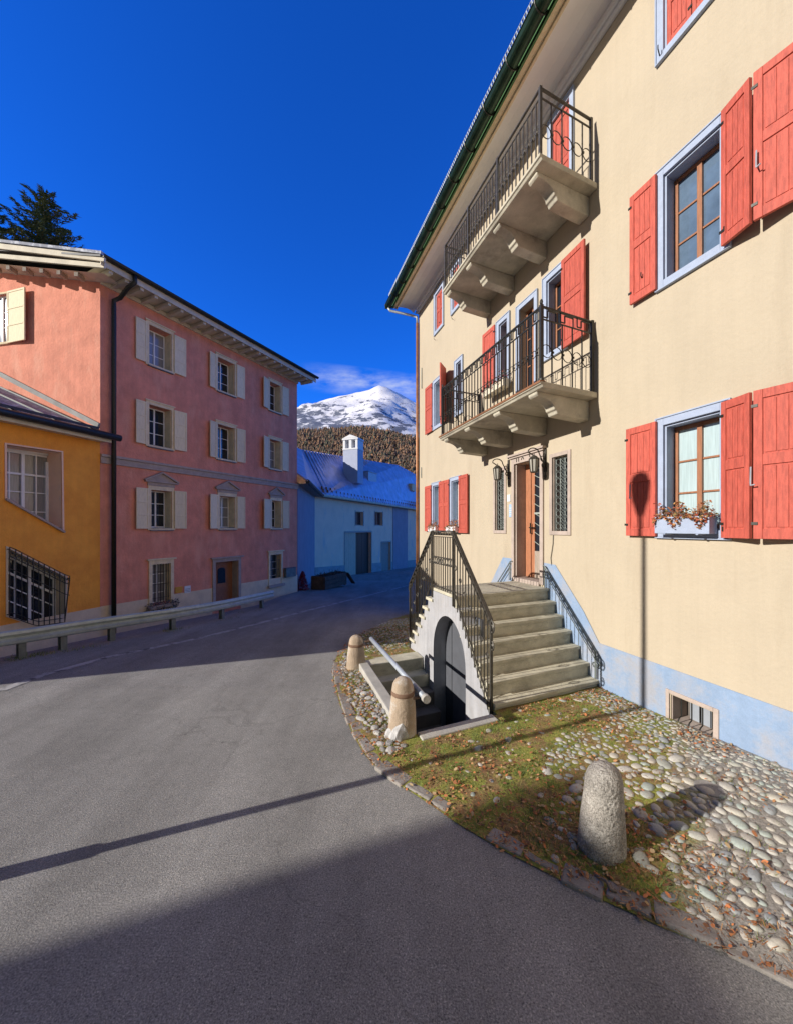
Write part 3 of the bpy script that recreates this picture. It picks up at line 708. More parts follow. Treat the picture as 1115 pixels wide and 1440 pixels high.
def shutter(fr, Lw, z0, z1, parent, m='red_wood', th=.032, flip=False):
    """panelled leaf in the plane of fr, u 0..Lw"""
    s = MB(); sw = min(.06, Lw*.17); zm = z0+(z1-z0)*.53
    s.box(fr, 0.004, Lw-.004, -.011, .006, z0+.004, z1-.004)
    fr_v0, fr_v1 = -.013, .019
    for a, b in ((0, sw), (Lw-sw, Lw)): s.box(fr, a, b, fr_v0, fr_v1, z0, z1)
    for a, b in ((z0, z0+.085), (zm-.045, zm+.045), (z1-.075, z1)): s.box(fr, sw+.0005, Lw-sw-.0005, fr_v0+.001, fr_v1-.001, a+.0005, b-.0005)
    for a, b in ((z0+.085, zm-.045), (zm+.045, z1-.075)):
        w0, w1 = sw+.014, Lw-sw-.014; n = 3
        for k in range(n): 
            p = w0+(w1-w0)*k/n; q = w0+(w1-w0)*(k+1)/n-.004
            s.box(fr, p, q, -.006, .0125, a+.014, b-.014)
    o = s.build('shutter', m, parent, bevel=.003)
    h = MB()
    for z in (z0+.13, z1-.13): h.box(fr, -.012, .03, .0195, .026, z-.012, z+.012)
    h.split('hinge', 'black_metal', parent)
    return o
def casement(win, fr, u0, u1, z0, z1, v, m, glass, leaves=2, rows=3, th=.035, pane_name='pane', st_=.04):
    """wood window of `leaves` leaves filling u0..u1"""
    f = MB(); W = (u1-u0)
    f.box(fr, u0, u0+st_, v, v+th, z0, z1); f.box(fr, u1-st_, u1, v, v+th, z0, z1)
    f.box(fr, u0+st_, u1-st_, v, v+th, z1-st_, z1); f.box(fr, u0+st_, u1-st_, v, v+th, z0, z0+st_*1.1)
    lw = (W-2*st_)/leaves
    for k in range(1, leaves):
        x = u0+st_+lw*k; f.box(fr, x-st_*.62, x+st_*.62, v+.002, v+th+.008, z0+st_, z1-st_)
    for r_ in range(1, rows):
        z = z0+st_+(z1-z0-2*st_)*r_/rows; f.box(fr, u0+st_*.8, u1-st_*.8, v+.004, v+th-.008, z-.010, z+.010)
    f.build('casement', m, win, bevel=.003)
    g_ = MB(); g_.quad(fr.P(u0+.01, v+.012, z0+.01), fr.P(u1-.01, v+.012, z0+.01), fr.P(u1-.01, v+.012, z1-.01), fr.P(u0+.01, v+.012, z1-.01))
    g_.build(pane_name, glass, win, fixn=False)
def surround(fr, u0, u1, z0, z1, m, parent, fw=FW, proud=.028, sill=True):
    f = MB()
    for a, b, c_, d_ in ((u0, u0+fw, z0, z1), (u1-fw, u1, z0, z1), (u0+fw, u1-fw, z1-fw, z1), (u0+fw, u1-fw, z0, z0+fw)):
        f.box(fr, a, b, -.01, proud, c_, d_)
    e = .016
    for a, b, c_, d_ in ((u0-e, u0, z0-e, z1+e), (u1, u1+e, z0-e, z1+e), (u0, u1, z1, z1+e), (u0, u1, z0-e, z0)):
        f.box(fr, a, b, .001, proud+.012, c_, d_)
    # inner step of the frame
    g2 = .02
    for a, b, c_, d_ in ((u0+fw, u0+fw+g2, z0+fw, z1-fw), (u1-fw-g2, u1-fw, z0+fw, z1-fw), (u0+fw+g2, u1-fw-g2, z1-fw-g2, z1-fw)):
        f.box(fr, a, b, -.06, -.005, c_, d_)
    # painted reveal lining
    for a, b, c_, d_ in ((u1-fw-.012, u1-fw-.001, z0+fw, z1-fw), (u0+fw+.001, u0+fw+.012, z0+fw, z1-fw)): f.box(fr, a, b, -.20, -.062, c_, d_)
    f.box(fr, u0+fw+.012, u1-fw-.012, -.20, -.062, z1-fw-.012, z1-fw-.001); f.box(fr, u0+fw+.012, u1-fw-.012, -.20, -.012, z0+fw+.001, z0+fw+.014)
    return f.build('window', m, parent, bevel=.004)
lab = dict()
for k, (a, b, z0, z1) in Wn.items():
    closed = k in ('w3', 't1', 't2', 'n3')
    win = surround(YF, a, b, z0, z1, 'frame_blue', yh)
    if closed:
        ui, uo = a+FW+.022, b-FW-.022; mid = (ui+uo)/2
        for p, q in ((ui, mid-.004), (mid+.004, uo)):
            s, L_ = YF.sub(p, -.03, q, -.03); shutter(s, L_, z0+FW+.015, z1-FW-.015, win)
        continue
    gl = 'curtain_glass' if k in ('w1', 'g1', 'g2', 'wd', 'n1') else 'glass_blue_reflect' if k in ('w2', 'we', 'n2') else 'glass_dark'
    casement(win, YF, a+FW+.014, b-FW-.014, z0+FW+.016, z1-FW-.014, -.185, 'brown_wood' if k not in ('g1', 'g2', 'wd') else 'white_wood', gl)
    # shutters
    if k in ('w1', 'w2', 'n1', 'n2'):
        zz = (z0+.005, z1-.02)
        if k[0] == 'w':
            s, L_ = YF.sub(YF.u(885 if k == 'w1' else 890), .045, b-.015, .05); shutter(s, L_, *zz, win)
            p1 = (YF.u(1016, .06), .06); p2 = (YF.u(1056, .13), .13); p3 = (YF.u(1060, .13), .13)
            s, L_ = YF.sub(*p1, *p2); shutter(s, L_, *zz, win)
            s, L_ = YF.sub(p3[0]-.001, p3[1], p3[0]-.37, .05); shutter(s, L_, *zz, win)
        else:
            s, L_ = YF.sub(b+.01, .05, b+.36, .045); shutter(s, L_, *zz, win)
            s, L_ = YF.sub(a-.01, .05, a-.36, .045); shutter(s, L_, *zz, win)
    if k == 'wa':
        s, L_ = YF.sub(YF.u(790, .06), .06, YF.u(822, .08), .08); shutter(s, L_, z0-.02, z1-.02, win)
    if k == 'wc':
        s, L_ = YF.sub(b+.02, .045, b+.46, .045); shutter(s, L_, z0, z1-.02, win)
    if k == 'wd':
        s, L_ = YF.sub(b+.01, .045, YF.u(600), .045); shutter(s, L_, z0-.02, z1-.02, win)
        s, L_ = YF.sub(a-.0, .05, a-.36, .09); shutter(s, L_, z0, z1-.02, win)
        s, L_ = YF.sub(a-.37, .10, a-.62, .36); shutter(s, L_, z0, z1-.02, win)
    if k == 'g1':
        s, L_ = YF.sub(b+.0, .045, YF.u(599.6), .045); shutter(s, L_, z0, z1-.04, win)
        s, L_ = YF.sub(a-.0, .05, (a+Wn['g2'][1])/2+.005, .06); shutter(s, L_, z0, z1-.02, win)
    if k == 'g2':
        s, L_ = YF.sub(b+.0, .05, (b+Wn['g1'][0])/2-.005, .06); shutter(s, L_, z0, z1-.02, win)
        s, L_ = YF.sub(a+.01, .05, YF.u(660), .05); shutter(s, L_, z0-.02, z1-.01, win)
# shutter hooks and stays
c = MB()
for (x, y) in ((1056, 668), (886, 690), (1064, 223)):
    q = YF.px(x, y, .16); c.tube([YF.P(q[0], .165, q[1]+.07), YF.P(q[0], .17, q[1]-.06), YF.P(q[0]-.01, .19, q[1]-.09), YF.P(q[0]-.04, .19, q[1]-.085)], .006, 6)
c.split('shutter_latch', 'galvanised', yh)
c = MB()
for (x, y) in ((1020, 745), (905, 388), (1022, 325), (929, 70), (612, 476), (637, 447)):
    q = YF.px(x, y, .04); c.tube([YF.P(q[0]+.02, .03, q[1]-.03), YF.P(q[0], .09, q[1]-.01), YF.P(q[0], .09, q[1]+.03)], .006, 5)
c.split('shutter_stay', 'black_metal', yh)
# balcony doors
def door_on(fr, D, wood, glass, rec, name='balcony_door'):
    u0, u1, z0, z1 = D
    f = MB(); fw = FW
    for a, b, c_, d_ in ((u0, u0+fw, z0, z1), (u1-fw, u1, z0, z1), (u0+fw, u1-fw, z1-fw, z1)): f.box(fr, a, b, -.01, .028, c_, d_)
    for a, b, c_, d_ in ((u0-.014, u0, z0, z1+.014), (u1, u1+.014, z0, z1+.014), (u0, u1, z1, z1+.014)): f.box(fr, a, b, .001, .038, c_, d_)
    w_ = f.build(name, 'frame_blue', yh, bevel=.004)
    return w_
bd = door_on(YF, dB, None, None, 0)
casement(bd, YF, dB[0]+FW+.002, dB[1]-FW-.002, dB[2]+.01, dB[3]-FW-.002, -.17, 'brown_wood', 'glass_dark', leaves=2, rows=4)
td = door_on(YF, dT, None, None, 0)
s, L_ = YF.sub(dT[0]+FW*.8+.01, -.03, dT[1]-FW*.8-.01, -.03); shutter(s, L_, dT[2]+.01, dT[3]-FW-.01, td)
# main door with stone frame
f = MB(); u0, u1, z0, z1 = dM
for a, b, c_, d_ in ((u0-.08, u0, z0, z1+.10), (u1, u1+.075, z0, z1+.10), (u0, u1, z1, z1+.10)): f.box(YF, a, b, -.01, .03, c_, d_)
f.box(YF, u1-.002, u1-.028, -.27, -.012, z0, z1); f.box(YF, u0+.002, u0+.01, -.27, -.012, z0, z1)
f.box(YF, u0-.14, u1+.14, .001, .09, z1+.13, z1+.165); f.box(YF, u0-.11, u1+.11, .001, .06, z1+.10, z1+.13)
f.box(YF, u0, u1, -.29, .05, z0-.03, z0+.035)
en = f.build('entrance_door', 'stone_trim', yh, bevel=.006)
f = MB(); vd = -.265
dxa, dxb, dxc = u1-.03, YF.u(746.5, vd+.04), YF.u(751, vd+.04); f.box(YF, dxb, dxa, vd, vd+.05, z0+.04, z1); f.box(YF, dxc, dxb-.004, vd, vd+.035, z0+.04, z1-.03); f.box(YF, u0+.01, u0+.06, vd, vd+.05, z0+.04, z1)
f.box(YF, dxc, u0+.06, vd, vd+.05, z1-.05, z1-.001)
f.build('door_leaf', 'orange_wood', en, bevel=.004)
f = MB(); f.box(YF, u0+.06, dxc-.003, vd, vd+.04, z0+.04, z0+.5); f.box(YF, u0+.10, dxc-.04, vd+.041, vd+.055, z0+.12, z0+.42); f.build('door_panel', 'grey_wood', en, bevel=.006)
f = MB(); f.quad(YF.P(u0+.06, vd+.01, z0+.5), YF.P(dxc, vd+.01, z0+.5), YF.P(dxc, vd+.01, z1-.05), YF.P(u0+.06, vd+.01, z1-.05)); f.build('door_glass', 'glass_dark', en, fixn=False)
f = MB(); a, b = u0+.06, dxc-.003; zz0, zz1 = z0+.5, z1-.05; n = 9; hgt = (zz1-zz0)/n
for k in range(n):
    za = zz0+k*hgt
    f.tube([YF.P(a, vd+.04, za), YF.P(b, vd+.04, za+hgt)], .006, 5)
    f.ring(YF.P((a+b)/2, vd+.04, za+hgt/2), Vector((YF.w.x, YF.w.y, 0)), Vector((0, 0, 1)), .035, .006)
f.box(YF, a, b, vd+.02, vd+.045, z0+1.13, z0+1.16)
f.build('door_grille', 'rail_steel', en)
f = MB(); f.tube([YF.P(u1-.26, vd+.04, 2.1), YF.P(u1-.26, vd+.09, 2.1), YF.P(u1-.18, vd+.09, 2.1)], .01, 6); f.tube([YF.P(u1-.2, vd+.04, 2.0), YF.P(u1-.2, vd+.08, 2.0), YF.P(u1-.2, vd+.08, 2.18)], .01, 6); f.build('door_handle', 'black_metal', en)
# side windows with wrought grilles
for (u0, u1, z0, z1) in sW:
    f = MB()
    for a, b, c_, d_ in ((u0, u0+.06, z0, z1), (u1-.06, u1, z0, z1), (u0+.06, u1-.06, z1-.06, z1), (u0+.06, u1-.06, z0, z0+.06)): f.box(YF, a, b, -.01, .02, c_, d_)
    f.box(YF, u1-.075, u1-.062, -.19, -.012, z0+.06, z1-.06); f.box(YF, u0+.062, u0+.075, -.19, -.012, z0+.06, z1-.06)
    win = f.build('window', 'stone_trim', yh, bevel=.005)
    f = MB(); f.quad(YF.P(u0, -.17, z0), YF.P(u1, -.17, z0), YF.P(u1, -.17, z1), YF.P(u0, -.17, z1)); f.build('pane', 'glass_dark', win, fixn=False)
    f = MB(); f.box(YF, u0+.16, u0+.18, -.168, -.15, z0+.06, z1-.06); f.build('casement', 'white_wood', win)
    g_ = MB(); W3 = Vector((YF.w.x, YF.w.y, 0)); Z3 = Vector((0, 0, 1)); a, b = u0+.08, u1-.08; cols_ = 3; cw = (b-a)/cols_; zz = z0+.08
    while zz < z1-.08:
        for k in range(cols_):
            cc = YF.P(a+cw*(k+.5), -.05, zz+cw/2)
            g_.ring(cc, W3, Z3, cw*.46, .0055, 10, 4)
            if k % 2: g_.tube([cc-W3*cw*.3-Z3*cw*.3, cc+W3*cw*.3+Z3*cw*.3], .005, 4); g_.tube([cc+W3*cw*.3-Z3*cw*.3, cc-W3*cw*.3+Z3*cw*.3], .005, 4)
        zz += cw*1.02
    for k in range(cols_+1): g_.tube([YF.P(a+cw*k, -.05, z0+.05), YF.P(a+cw*k, -.05, z1-.05)], .005, 4)
    g_.build('window_grille', 'post_steel', win)
# basement window
u0, u1, z0, z1 = bW
f = MB()
for a, b, c_, d_ in ((u0, u0+.05, z0-.02, z1), (u1-.04, u1, z0-.02, z1), (u0+.05, u1-.04, z1-.04, z1), (u0-.05, u1+.02, z0-.06, z0+.04)): f.box(YF, a, b, -.012, .022 if d_ > .1 else .04, c_, d_)
f.box(YF, u1-.058, u1-.046, -.28, -.014, z0, z1-.04)
f.box(YF, u0+.05, u1-.05, -.28, -.014, z0+.02, z0+.056)
bw = f.build('basement_window', 'stone_trim', yh, bevel=.006)
f = MB()
for k in range(3): a = u0+.05+(u1-u0-.18)*k/3; f.box(YF, a+.008, a+(u1-u0-.18)/3-.008, -.20, -.19, z0+.07, z1-.05)
f.build('pane', 'frosted', bw)
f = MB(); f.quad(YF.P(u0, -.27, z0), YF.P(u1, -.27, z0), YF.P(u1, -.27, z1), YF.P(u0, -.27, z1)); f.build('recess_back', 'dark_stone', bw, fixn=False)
f = MB()
for k in range(4):
    a = u0+.07+(u1-u0-.14)*(k+.1)/3.6
    f.tube([YF.P(a, -.06, z1-.045), YF.P(a, -.06, z0+.12), YF.P(a, -.02, z0+.10), YF.P(a, -.0, z0+.07)], .0065, 6)
f.split('bar', 'black_metal', bw)
# cable on the wall
c = MB(); pts_ = [YF.px(x, y, .012) for x, y in ((777.5, 752), (777, 765), (774, 785), (775, 795))]; c.tube([YF.P(a, .012, b) for a, b in pts_], .005, 5); c.build('cable', 'iron', yh)
# plaques beside the door
c = MB(); a = YF.px(713.5, 696); b = YF.px(717.8, 705); c.box(YF, b[0], a[0], .002, .014, b[1], a[1]); c.build('house_number_plate', 'plaque_white', yh)
c = MB(); a = YF.px(716, 709.5); b = YF.px(720, 727); c.box(YF, b[0], a[0], .002, .012, b[1], a[1]); pq = c.build('door_plaque', 'plaque_blue', yh)
c = MB()
for k in range(4): z = b[1]+.035+k*.04; c.box(YF, b[0]+.01, a[0]-.01, .0125, .014, z, z+.008)
c.build('plaque_lines', 'plaque_white', pq)
# carved date over the door
c = MB()
W3_ = Vector((YF.w.x, YF.w.y, 0)); zc_ = 3.265
for uu in (6.93, 6.99): c.tube([YF.P(uu, .036, zc_-.03), YF.P(uu, .036, zc_+.03)], .006, 5)
c.tube([YF.P(6.82+.03*math.cos(math.pi*k/8), .036, zc_-.015+.04*math.sin(math.pi*k/8)) for k in range(9)], .006, 5)
c.tube([YF.P(6.62+.022*math.sin(k*.8), .036, zc_+.03-.008*k) for k in range(8)], .006, 5)
c.build('lintel_mark', 'iron', en)
# ---------------------------------------------------------------- balconies
W3 = Vector((YF.w.x, YF.w.y, 0)); O3 = Vector((YF.o.x, YF.o.y, 0)); Z3 = Vector((0, 0, 1))
def railing(u0, u1, vo, z0, zt, posts, spacing, key, ring_z, parent, m):
    r = MB(); zb = z0+.03
    v_in = .06
    # rails
    segs = [(YF.P(u0, v_in, 0), YF.P(u0, vo, 0)), (YF.P(u0, vo, 0), YF.P(u1, vo, 0)), (YF.P(u1, vo, 0), YF.P(u1, v_in, 0))]
    z2 = zt-(.15 if key else .11)
    for a, b in segs:
        d_ = (b-a); ln = d_.length; dn = d_.normalized()
        r.sqbar(a+Z3*zt, b+Z3*zt, .028, h=.018); r.sqbar(a+Z3*z2, b+Z3*z2, .016, h=.012)
        spc = spacing if ln > 1.5 else .168
        n = max(2, round(ln/spc))
        for k in range(1, n):
            p = a+d_*k/n; r.sqbar(p+Z3*(z0-.005), p+Z3*z2, .013, up=dn)
        nr = max(3, round(ln/spc)); 
        for k in range(nr):
            p = a+d_*(k+.5)/nr+Z3*ring_z
            r.ring(p, dn, Z3, ln/nr*.46, .0055, 12, 4)
            r.sqbar(p+dn*ln/nr*.42-Z3*.012, p+dn*ln/nr*.42+Z3*.012, .024, up=dn)
        if key:
            n = max(3, round(ln/(.16 if ln > 1.5 else .27)))
            for k in range(n):
                p = a+d_*(k+.15)/n; q = a+d_*(k+.65)/n
                lo_, hi_ = z2+.03, zt-.03
                r.sqbar(p+Z3*z2, p+Z3*hi_, .012, up=dn); r.sqbar(p+Z3*hi_, q+Z3*hi_, .012); r.sqbar(q+Z3*hi_, q+Z3*lo_, .012, up=dn); r.sqbar(q+Z3*lo_, a+d_*(k+.9)/n+Z3*lo_, .012); r.sqbar(a+d_*(k+.9)/n+Z3*lo_, a+d_*(k+.9)/n+Z3*zt, .012, up=dn)
    for (a, v) in posts:
        r.sqbar(YF.P(a, v, z0-.03), YF.P(a, v, zt+.02), .034 if not key else .04, up=W3)
        if key and v > .5: 
            r.lathe(YF.P(a, v, zt+.02), [(.008, 0), (.018, .015), (.022, .035), (.016, .055), (.004, .07)], 10)
            r.lathe(YF.P(a, v, z0), [(.035, 0), (.035, .04), (.02, .06)], 10)
    return r.build('railing', m, parent)
def corbel(u0, u1, z, parent):
    pr = [(0, z), (.93, z), (.925, z-.035)]
    for k in range(0, 9):
        a = math.pi/2*k/8; pr.append((.90-.27*math.sin(a), z-.055-.135*(1-math.cos(a))))
    pr += [(.60, z-.20), (.58, z-.245), (.12, z-.26), (0, z-.26)]
    c = MB(); c.vprism(YF, pr, u0, u1); return c.build('bracket', 'concrete', parent, bevel=.012)
def balcony(u0, u1, vo, zt, th, name_m):
    c = MB(); c.vprism(YF, [(0.001, zt-th), (vo-.04, zt-th+.0), (vo-.02, zt-th+.03), (vo, zt-th+.035), (vo, zt), (0.001, zt)], u0, u1)
    return c.build('balcony', 'concrete', yh, bevel=.008)
b1 = balcony(5.26, 8.08, 1.0, 6.61, .072, '')
for a in (5.40, 6.24, 7.10, 7.88): corbel(a, a+.17, 6.539, b1)
railing(5.30, 8.04, .955, 6.61, 7.44, [(5.30, .955), (6.24, .955), (7.13, .955), (8.04, .955), (5.30, .08), (8.04, .08)], .082, False, 6.95, b1, 'iron')
b2 = balcony(5.26, 8.27, .985, 3.87, .07, '')
for a in (5.40, 6.24, 7.16, 8.0): corbel(a, a+.17, 3.801, b2)
c = MB(); c.vprism(YF, [(.90, 3.871), (.992, 3.871), (.992, 3.85), (.996, 3.85), (.996, 3.876), (.90, 3.876)], 5.255, 8.275); c.build('slab_edge', 'copper', b2)
railing(5.31, 8.22, .93, 3.876, 4.80, [(5.31, .93), (8.22, .93), (5.31, .05), (8.22, .05)], .098, True, 4.27, b2, 'black_metal')
# ---------------------------------------------------------------- lanterns
def lantern(u, zt, vout, label):
    t = thing('wall_lantern', YF.P(u, 0, zt-.3), label, 'lantern', 'lanterns either side of the entrance')
    c = MB(); c.box(YF, u-.025, u+.025, .001, .02, zt-.30, zt+.05); c.lathe(YF.P(u, .012, zt-.42), [(.003, 0), (.016, .02), (.02, .05), (.012, .08), (.004, .13)], 8)
    sc = [YF.P(u, .02, zt-.22)]
    for k in range(10): a = math.pi*k/9; sc.append(YF.P(u, .13+vout*.5-.13*1.0*math.cos(a)*.85, zt-.02+.07*math.sin(a)))
    sc.append(YF.P(u, vout+.02, zt-.06)); c.tube(sc, .009, 6)
    c.ring(YF.P(u, .07, zt-.10), O3, Z3, .04, .007, 12, 5); c.ring(YF.P(u, .055, zt-.2), O3, Z3, .03, .007, 12, 5)
    for k in range(4): c.ring(YF.P(u, .03, zt-.04-.06*k), O3, Z3, .02, .006, 8, 4)
    c.build('bracket', 'iron', t)
    c = MB(); cz = zt-.12; p = YF.P(u, vout, cz)
    c.tube([p+Z3*.09, p+Z3*.05], .006, 6)
    c.lathe(p, [(.085, .0), (.04, .045), (.012, .06)], 8); c.lathe(p-Z3*.20, [(.03, -.01), (.062, .0), (.062, .012)], 8)
    for k in range(8):
        a = 2*math.pi*k/8; c.sqbar(p+Vector((math.cos(a)*.078, math.sin(a)*.078, 0)), p+Vector((math.cos(a)*.058, math.sin(a)*.058, -.19)), .009, up=Vector((1, .3, 0)))
    c.build('lantern_frame', 'iron', t)
    c = MB(); c.lathe(p-Z3*.188, [(.050, 0), (.069, .188)], 8); c.build('lantern_glass', 'lantern_glass', t)
lantern(6.27, 3.27, .24, 'wrought iron lantern on a scroll bracket right of the front door')
lantern(7.26, 3.27, .26, 'wrought iron lantern on a scroll bracket left of the front door')
# ---------------------------------------------------------------- flower boxes
def flower_box(fr, u0, u1, v0, v1, z0, z1, label, m='frame_blue', leafm='leaf_rust', n=260, hh=.13, droop=.12, hang=True):
    t = thing('flower_box', fr.P((u0+u1)/2, (v0+v1)/2, z0), label, 'flower box', 'flower boxes at the yellow house windows')
    c = MB(); e = .014
    c.box(fr, u0, u1, v1-e, v1, z0, z1); c.box(fr, u0, u1, v0, v0+e, z0, z1); c.box(fr, u0, u0+e, v0+e, v1-e, z0, z1); c.box(fr, u1-e, u1, v0+e, v1-e, z0, z1); c.box(fr, u0+e, u1-e, v0+e, v1-e, z0, z1-.03)
    for k in (.2, .8): a = u0+(u1-u0)*k; c.box(fr, a-.012, a+.012, v0-.03, v1+.006, z0-.012, z0-.001)
    c.build('box', m, t, bevel=.004)
    r = random.Random(int(u0*100)); c = MB(); s = MB()
    for k in range(n):
        uu = r.uniform(u0-.02, u1+.01); cl = .5+.5*math.sin(uu*26+1); 
        if r.random() > .35+.65*cl: continue
        if r.random() < .68: vv = r.uniform(v0, v1); z = z1+r.random()**1.4*hh*(.4+.8*cl)
        else: vv = v1+r.uniform(0, .04); z = z1-r.random()*droop*cl
        p = fr.P(uu, vv, z); a = r.uniform(0, 6.28); sz = r.uniform(.010, .024)
        e1 = Vector((math.cos(a), math.sin(a), r.uniform(-1, 1))).normalized()*sz; e2 = Vector((-math.sin(a), math.cos(a), r.uniform(-1, 1))).normalized()*sz*.75
        c.add([p-e1, p-e2, p+e1*.8, p+e2], [(0, 1, 2, 3)])
        if k % 4 == 0: q = fr.P(uu+r.uniform(-.02, .02), (v0+v1)/2, z1-.02); s.tube([q, (p+q)/2+Vector((0, 0, .02)), p], .0025, 4)
    pl_ = c.build('foliage', leafm, t, fixn=False)
    s.build('stem', 'twig', pl_)
flower_box(YF, YF.u(997, .17), YF.u(920, .17), .04, .17, 2.04, 2.04+.17, 'pale blue flower box of rusty leaves on the sill of the nearest ground floor window', n=900)
flower_box(YF, Wn['g2'][0]+.02, Wn['g2'][1]-.02, .05, .16, 2.0, 2.13, 'small flower box under the far pair of lower windows, right one', n=420, m='plaque_white', hh=.14)
flower_box(YF, Wn['g1'][0]+.02, Wn['g1'][1]-.02, .05, .16, 2.0, 2.13, 'small flower box under the far pair of lower windows, left one', n=420, m='plaque_white', hh=.14)
flower_box(YF, 7.15, 7.85, .06, .22, 4.60, 4.74, 'brown wooden planter with purple flowers behind the lower balcony railing', m='eave_wood', leafm='purple_flower', n=420, hh=.2, droop=.12)
# ================================================================== STAIRCASE
SV = 1.70
sc = thing('entrance_staircase', YF.P(6.6, .9, 0), 'stone double stair with iron railings climbing to the front door', 'staircase')
us_ = [5.25+.16*k for k in range(7)]; zs_ = [.12+.175*k for k in range(7)]
for k in range(6):
    for side in (0, 1):
        c = MB(); nose = .028
        a0, a1 = us_[k], us_[k]+.22
        if side: a0, a1 = 13.23-us_[k]-.22, 13.23-us_[k]
        z = zs_[k]
        if not side:
            c.box(YF, a0-nose, a1, .012, SV-.012, z-.045, z); c.box(YF, a0, a1, .012, SV-.02, z-.19, z-.0455)
        else:
            c.box(YF, a0, a1+nose, .012, SV+.03, z-.045, z); c.box(YF, a0, a1, .012, SV-.02, z-.19, z-.0455)
        c.build('step', 'step_stone', sc, bevel=.008)
c = MB(); c.box(YF, 6.21-.03, 7.02+.03, .012, SV-.004, 1.125, 1.17); c.box(YF, 6.21, 7.02, .012, SV-.02, .97, 1.1245)
c.build('landing', 'step_stone', sc, bevel=.008)
# arched side wall
zf = -1.15
outl = [(5.20, zf), (8.03, zf), (8.03, .04), (7.98, .06)]
for k in range(6): a = 13.23-us_[k]; outl += [(a-.01, zs_[k]-.046), (a-.15, zs_[k]-.046)]
outl += [(7.0, 1.124), (6.25, 1.124), (6.25, 1.0), (6.11, 1.0), (5.34, -.03), (5.20, -.06)]
ac, ar = 6.43, .53
arch = [(ac-ar, zf+.001), (ac+ar, zf+.001), (ac+ar, .22)]
for k in range(1, 16): a = math.pi*k/16; arch.append((ac+ar*math.cos(a), .24+.60*math.sin(a)))
arch.append((ac-ar, .22))
wmsh = wall_mesh(YF, outl, [(arch, .22)], v=SV)
n = len(outl)
for k in range(n):
    a, b = outl[k], outl[(k+1) % n]; wmsh.quad(YF.P(a[0], SV, a[1]), YF.P(b[0], SV, b[1]), YF.P(b[0], SV-.24, b[1]), YF.P(a[0], SV-.24, a[1]))
aw = wmsh.build('side_wall', 'arch_plaster', sc, fixn=False)
c = MB(); c.box(YF, ac-ar-.05, ac+ar+.05, SV-.26, SV-.222, zf, .9); c.box(YF, ac-ar+.0, ac-ar+.04, SV-.2215, SV-.20, zf, .2)
dr = c.build('cellar_door', 'cellar_door', sc)
c = MB(); c.box(YF, ac+.30, ac+.305, SV-.221, SV-.215, zf, .72); c.build('door_joint', 'black_metal', dr)
c = MB(); c.box(YF, 5.42, 5.50, SV-.26, .02, -.9, .12); c.box(YF, 7.74, 7.82, SV-.26, .02, -.9, .12); c.split('foundation', 'concrete', sc)
# outer railing
def rail_line(pts, t, m, parent, name): 
    pass
zr_ = lambda u: (2.05 if 6.25 <= u <= 6.98 else 2.05-(6.25-u)*1.02 if u < 6.25 else 2.05-(u-6.98)*.93)
rl = MB(); RV = SV+.005
u_n, u_f = 5.28, 8.02
keyp = [u_n, 6.25, 6.98, u_f]
def RP(u, dz=0, v=RV): return YF.P(u, v, zr_(u)+dz)
for a, b in zip(keyp, keyp[1:]):
    rl.sqbar(RP(a), RP(b), .045, h=.016); rl.sqbar(RP(a, -.085), RP(b, -.085), .018, h=.012)
    n = max(4, round((b-a)/.09))
    for k in range(n):
        p = RP(a+(b-a)*(k+.5)/n, -.045); dn = (RP(b)-RP(a)).normalized(); rl.sqbar(p-dn*.018, p+dn*.018, .03, h=.035)
def base_z(u):
    if 6.22 <= u <= 7.02: return 1.17
    if u < 6.22: return max(.0, -.03+(u-5.34)*1.25)
    return max(.0, -.03+(7.95-u)*1.28)
u = u_n
while u < u_f+.01:
    p = RP(u, -.09); rl.sqbar(YF.P(u, RV, base_z(u)+.01), p, .012, up=W3)
    u += .077
for a in (u_n, 6.25, 6.98, u_f): rl.sqbar(YF.P(a, RV, base_z(a)-.15), RP(a, .0), .028, up=W3)
for a, b, z in ((6.25, 6.98, 1.56), (6.25, 6.98, 1.66), (6.25, 6.98, 1.22)): rl.sqbar(YF.P(a, RV, z), YF.P(b, RV, z), .016)
n = 8
for k in range(n): rl.ring(YF.P(6.25+.73*(k+.5)/n, RV, 1.61), W3, Z3, .04, .007, 10, 4)
for (a, b) in ((5.30, 6.25), (7.0, 8.0)):
    d0, d1 = base_z(a)+.08, base_z(b)+.08; rl.sqbar(YF.P(a, RV, d0), YF.P(b, RV, d1), .014)
    for k in range(7):
        uu = a+(b-a)*(k+.5)/7; rl.ring(YF.P(uu, RV, (base_z(uu)+zr_(uu))/2+.05), W3, Z3, .03, .008, 10, 4)
for a, s_ in ((u_n, -1), (u_f, 1)):
    z = zr_(a); sp = [YF.P(a, RV, z)]
    for k in range(14): t = k/13*2.6*math.pi; r_ = .075*(1-k/18); sp.append(YF.P(a+s_*(.02+r_*math.sin(t)*.6), RV, z-.09+r_*math.cos(t)))
    rl.tube(sp, .010, 5)
    sp = []
    for k in range(14): t = k/13*2.4*math.pi; r_ = .06*(1-k/18); sp.append(YF.P(a+s_*(.02+r_*math.sin(t)*.6), RV, z-.30+r_*math.cos(t)))
    rl.tube(sp, .009, 5)
rl.build('railing', 'iron', sc)
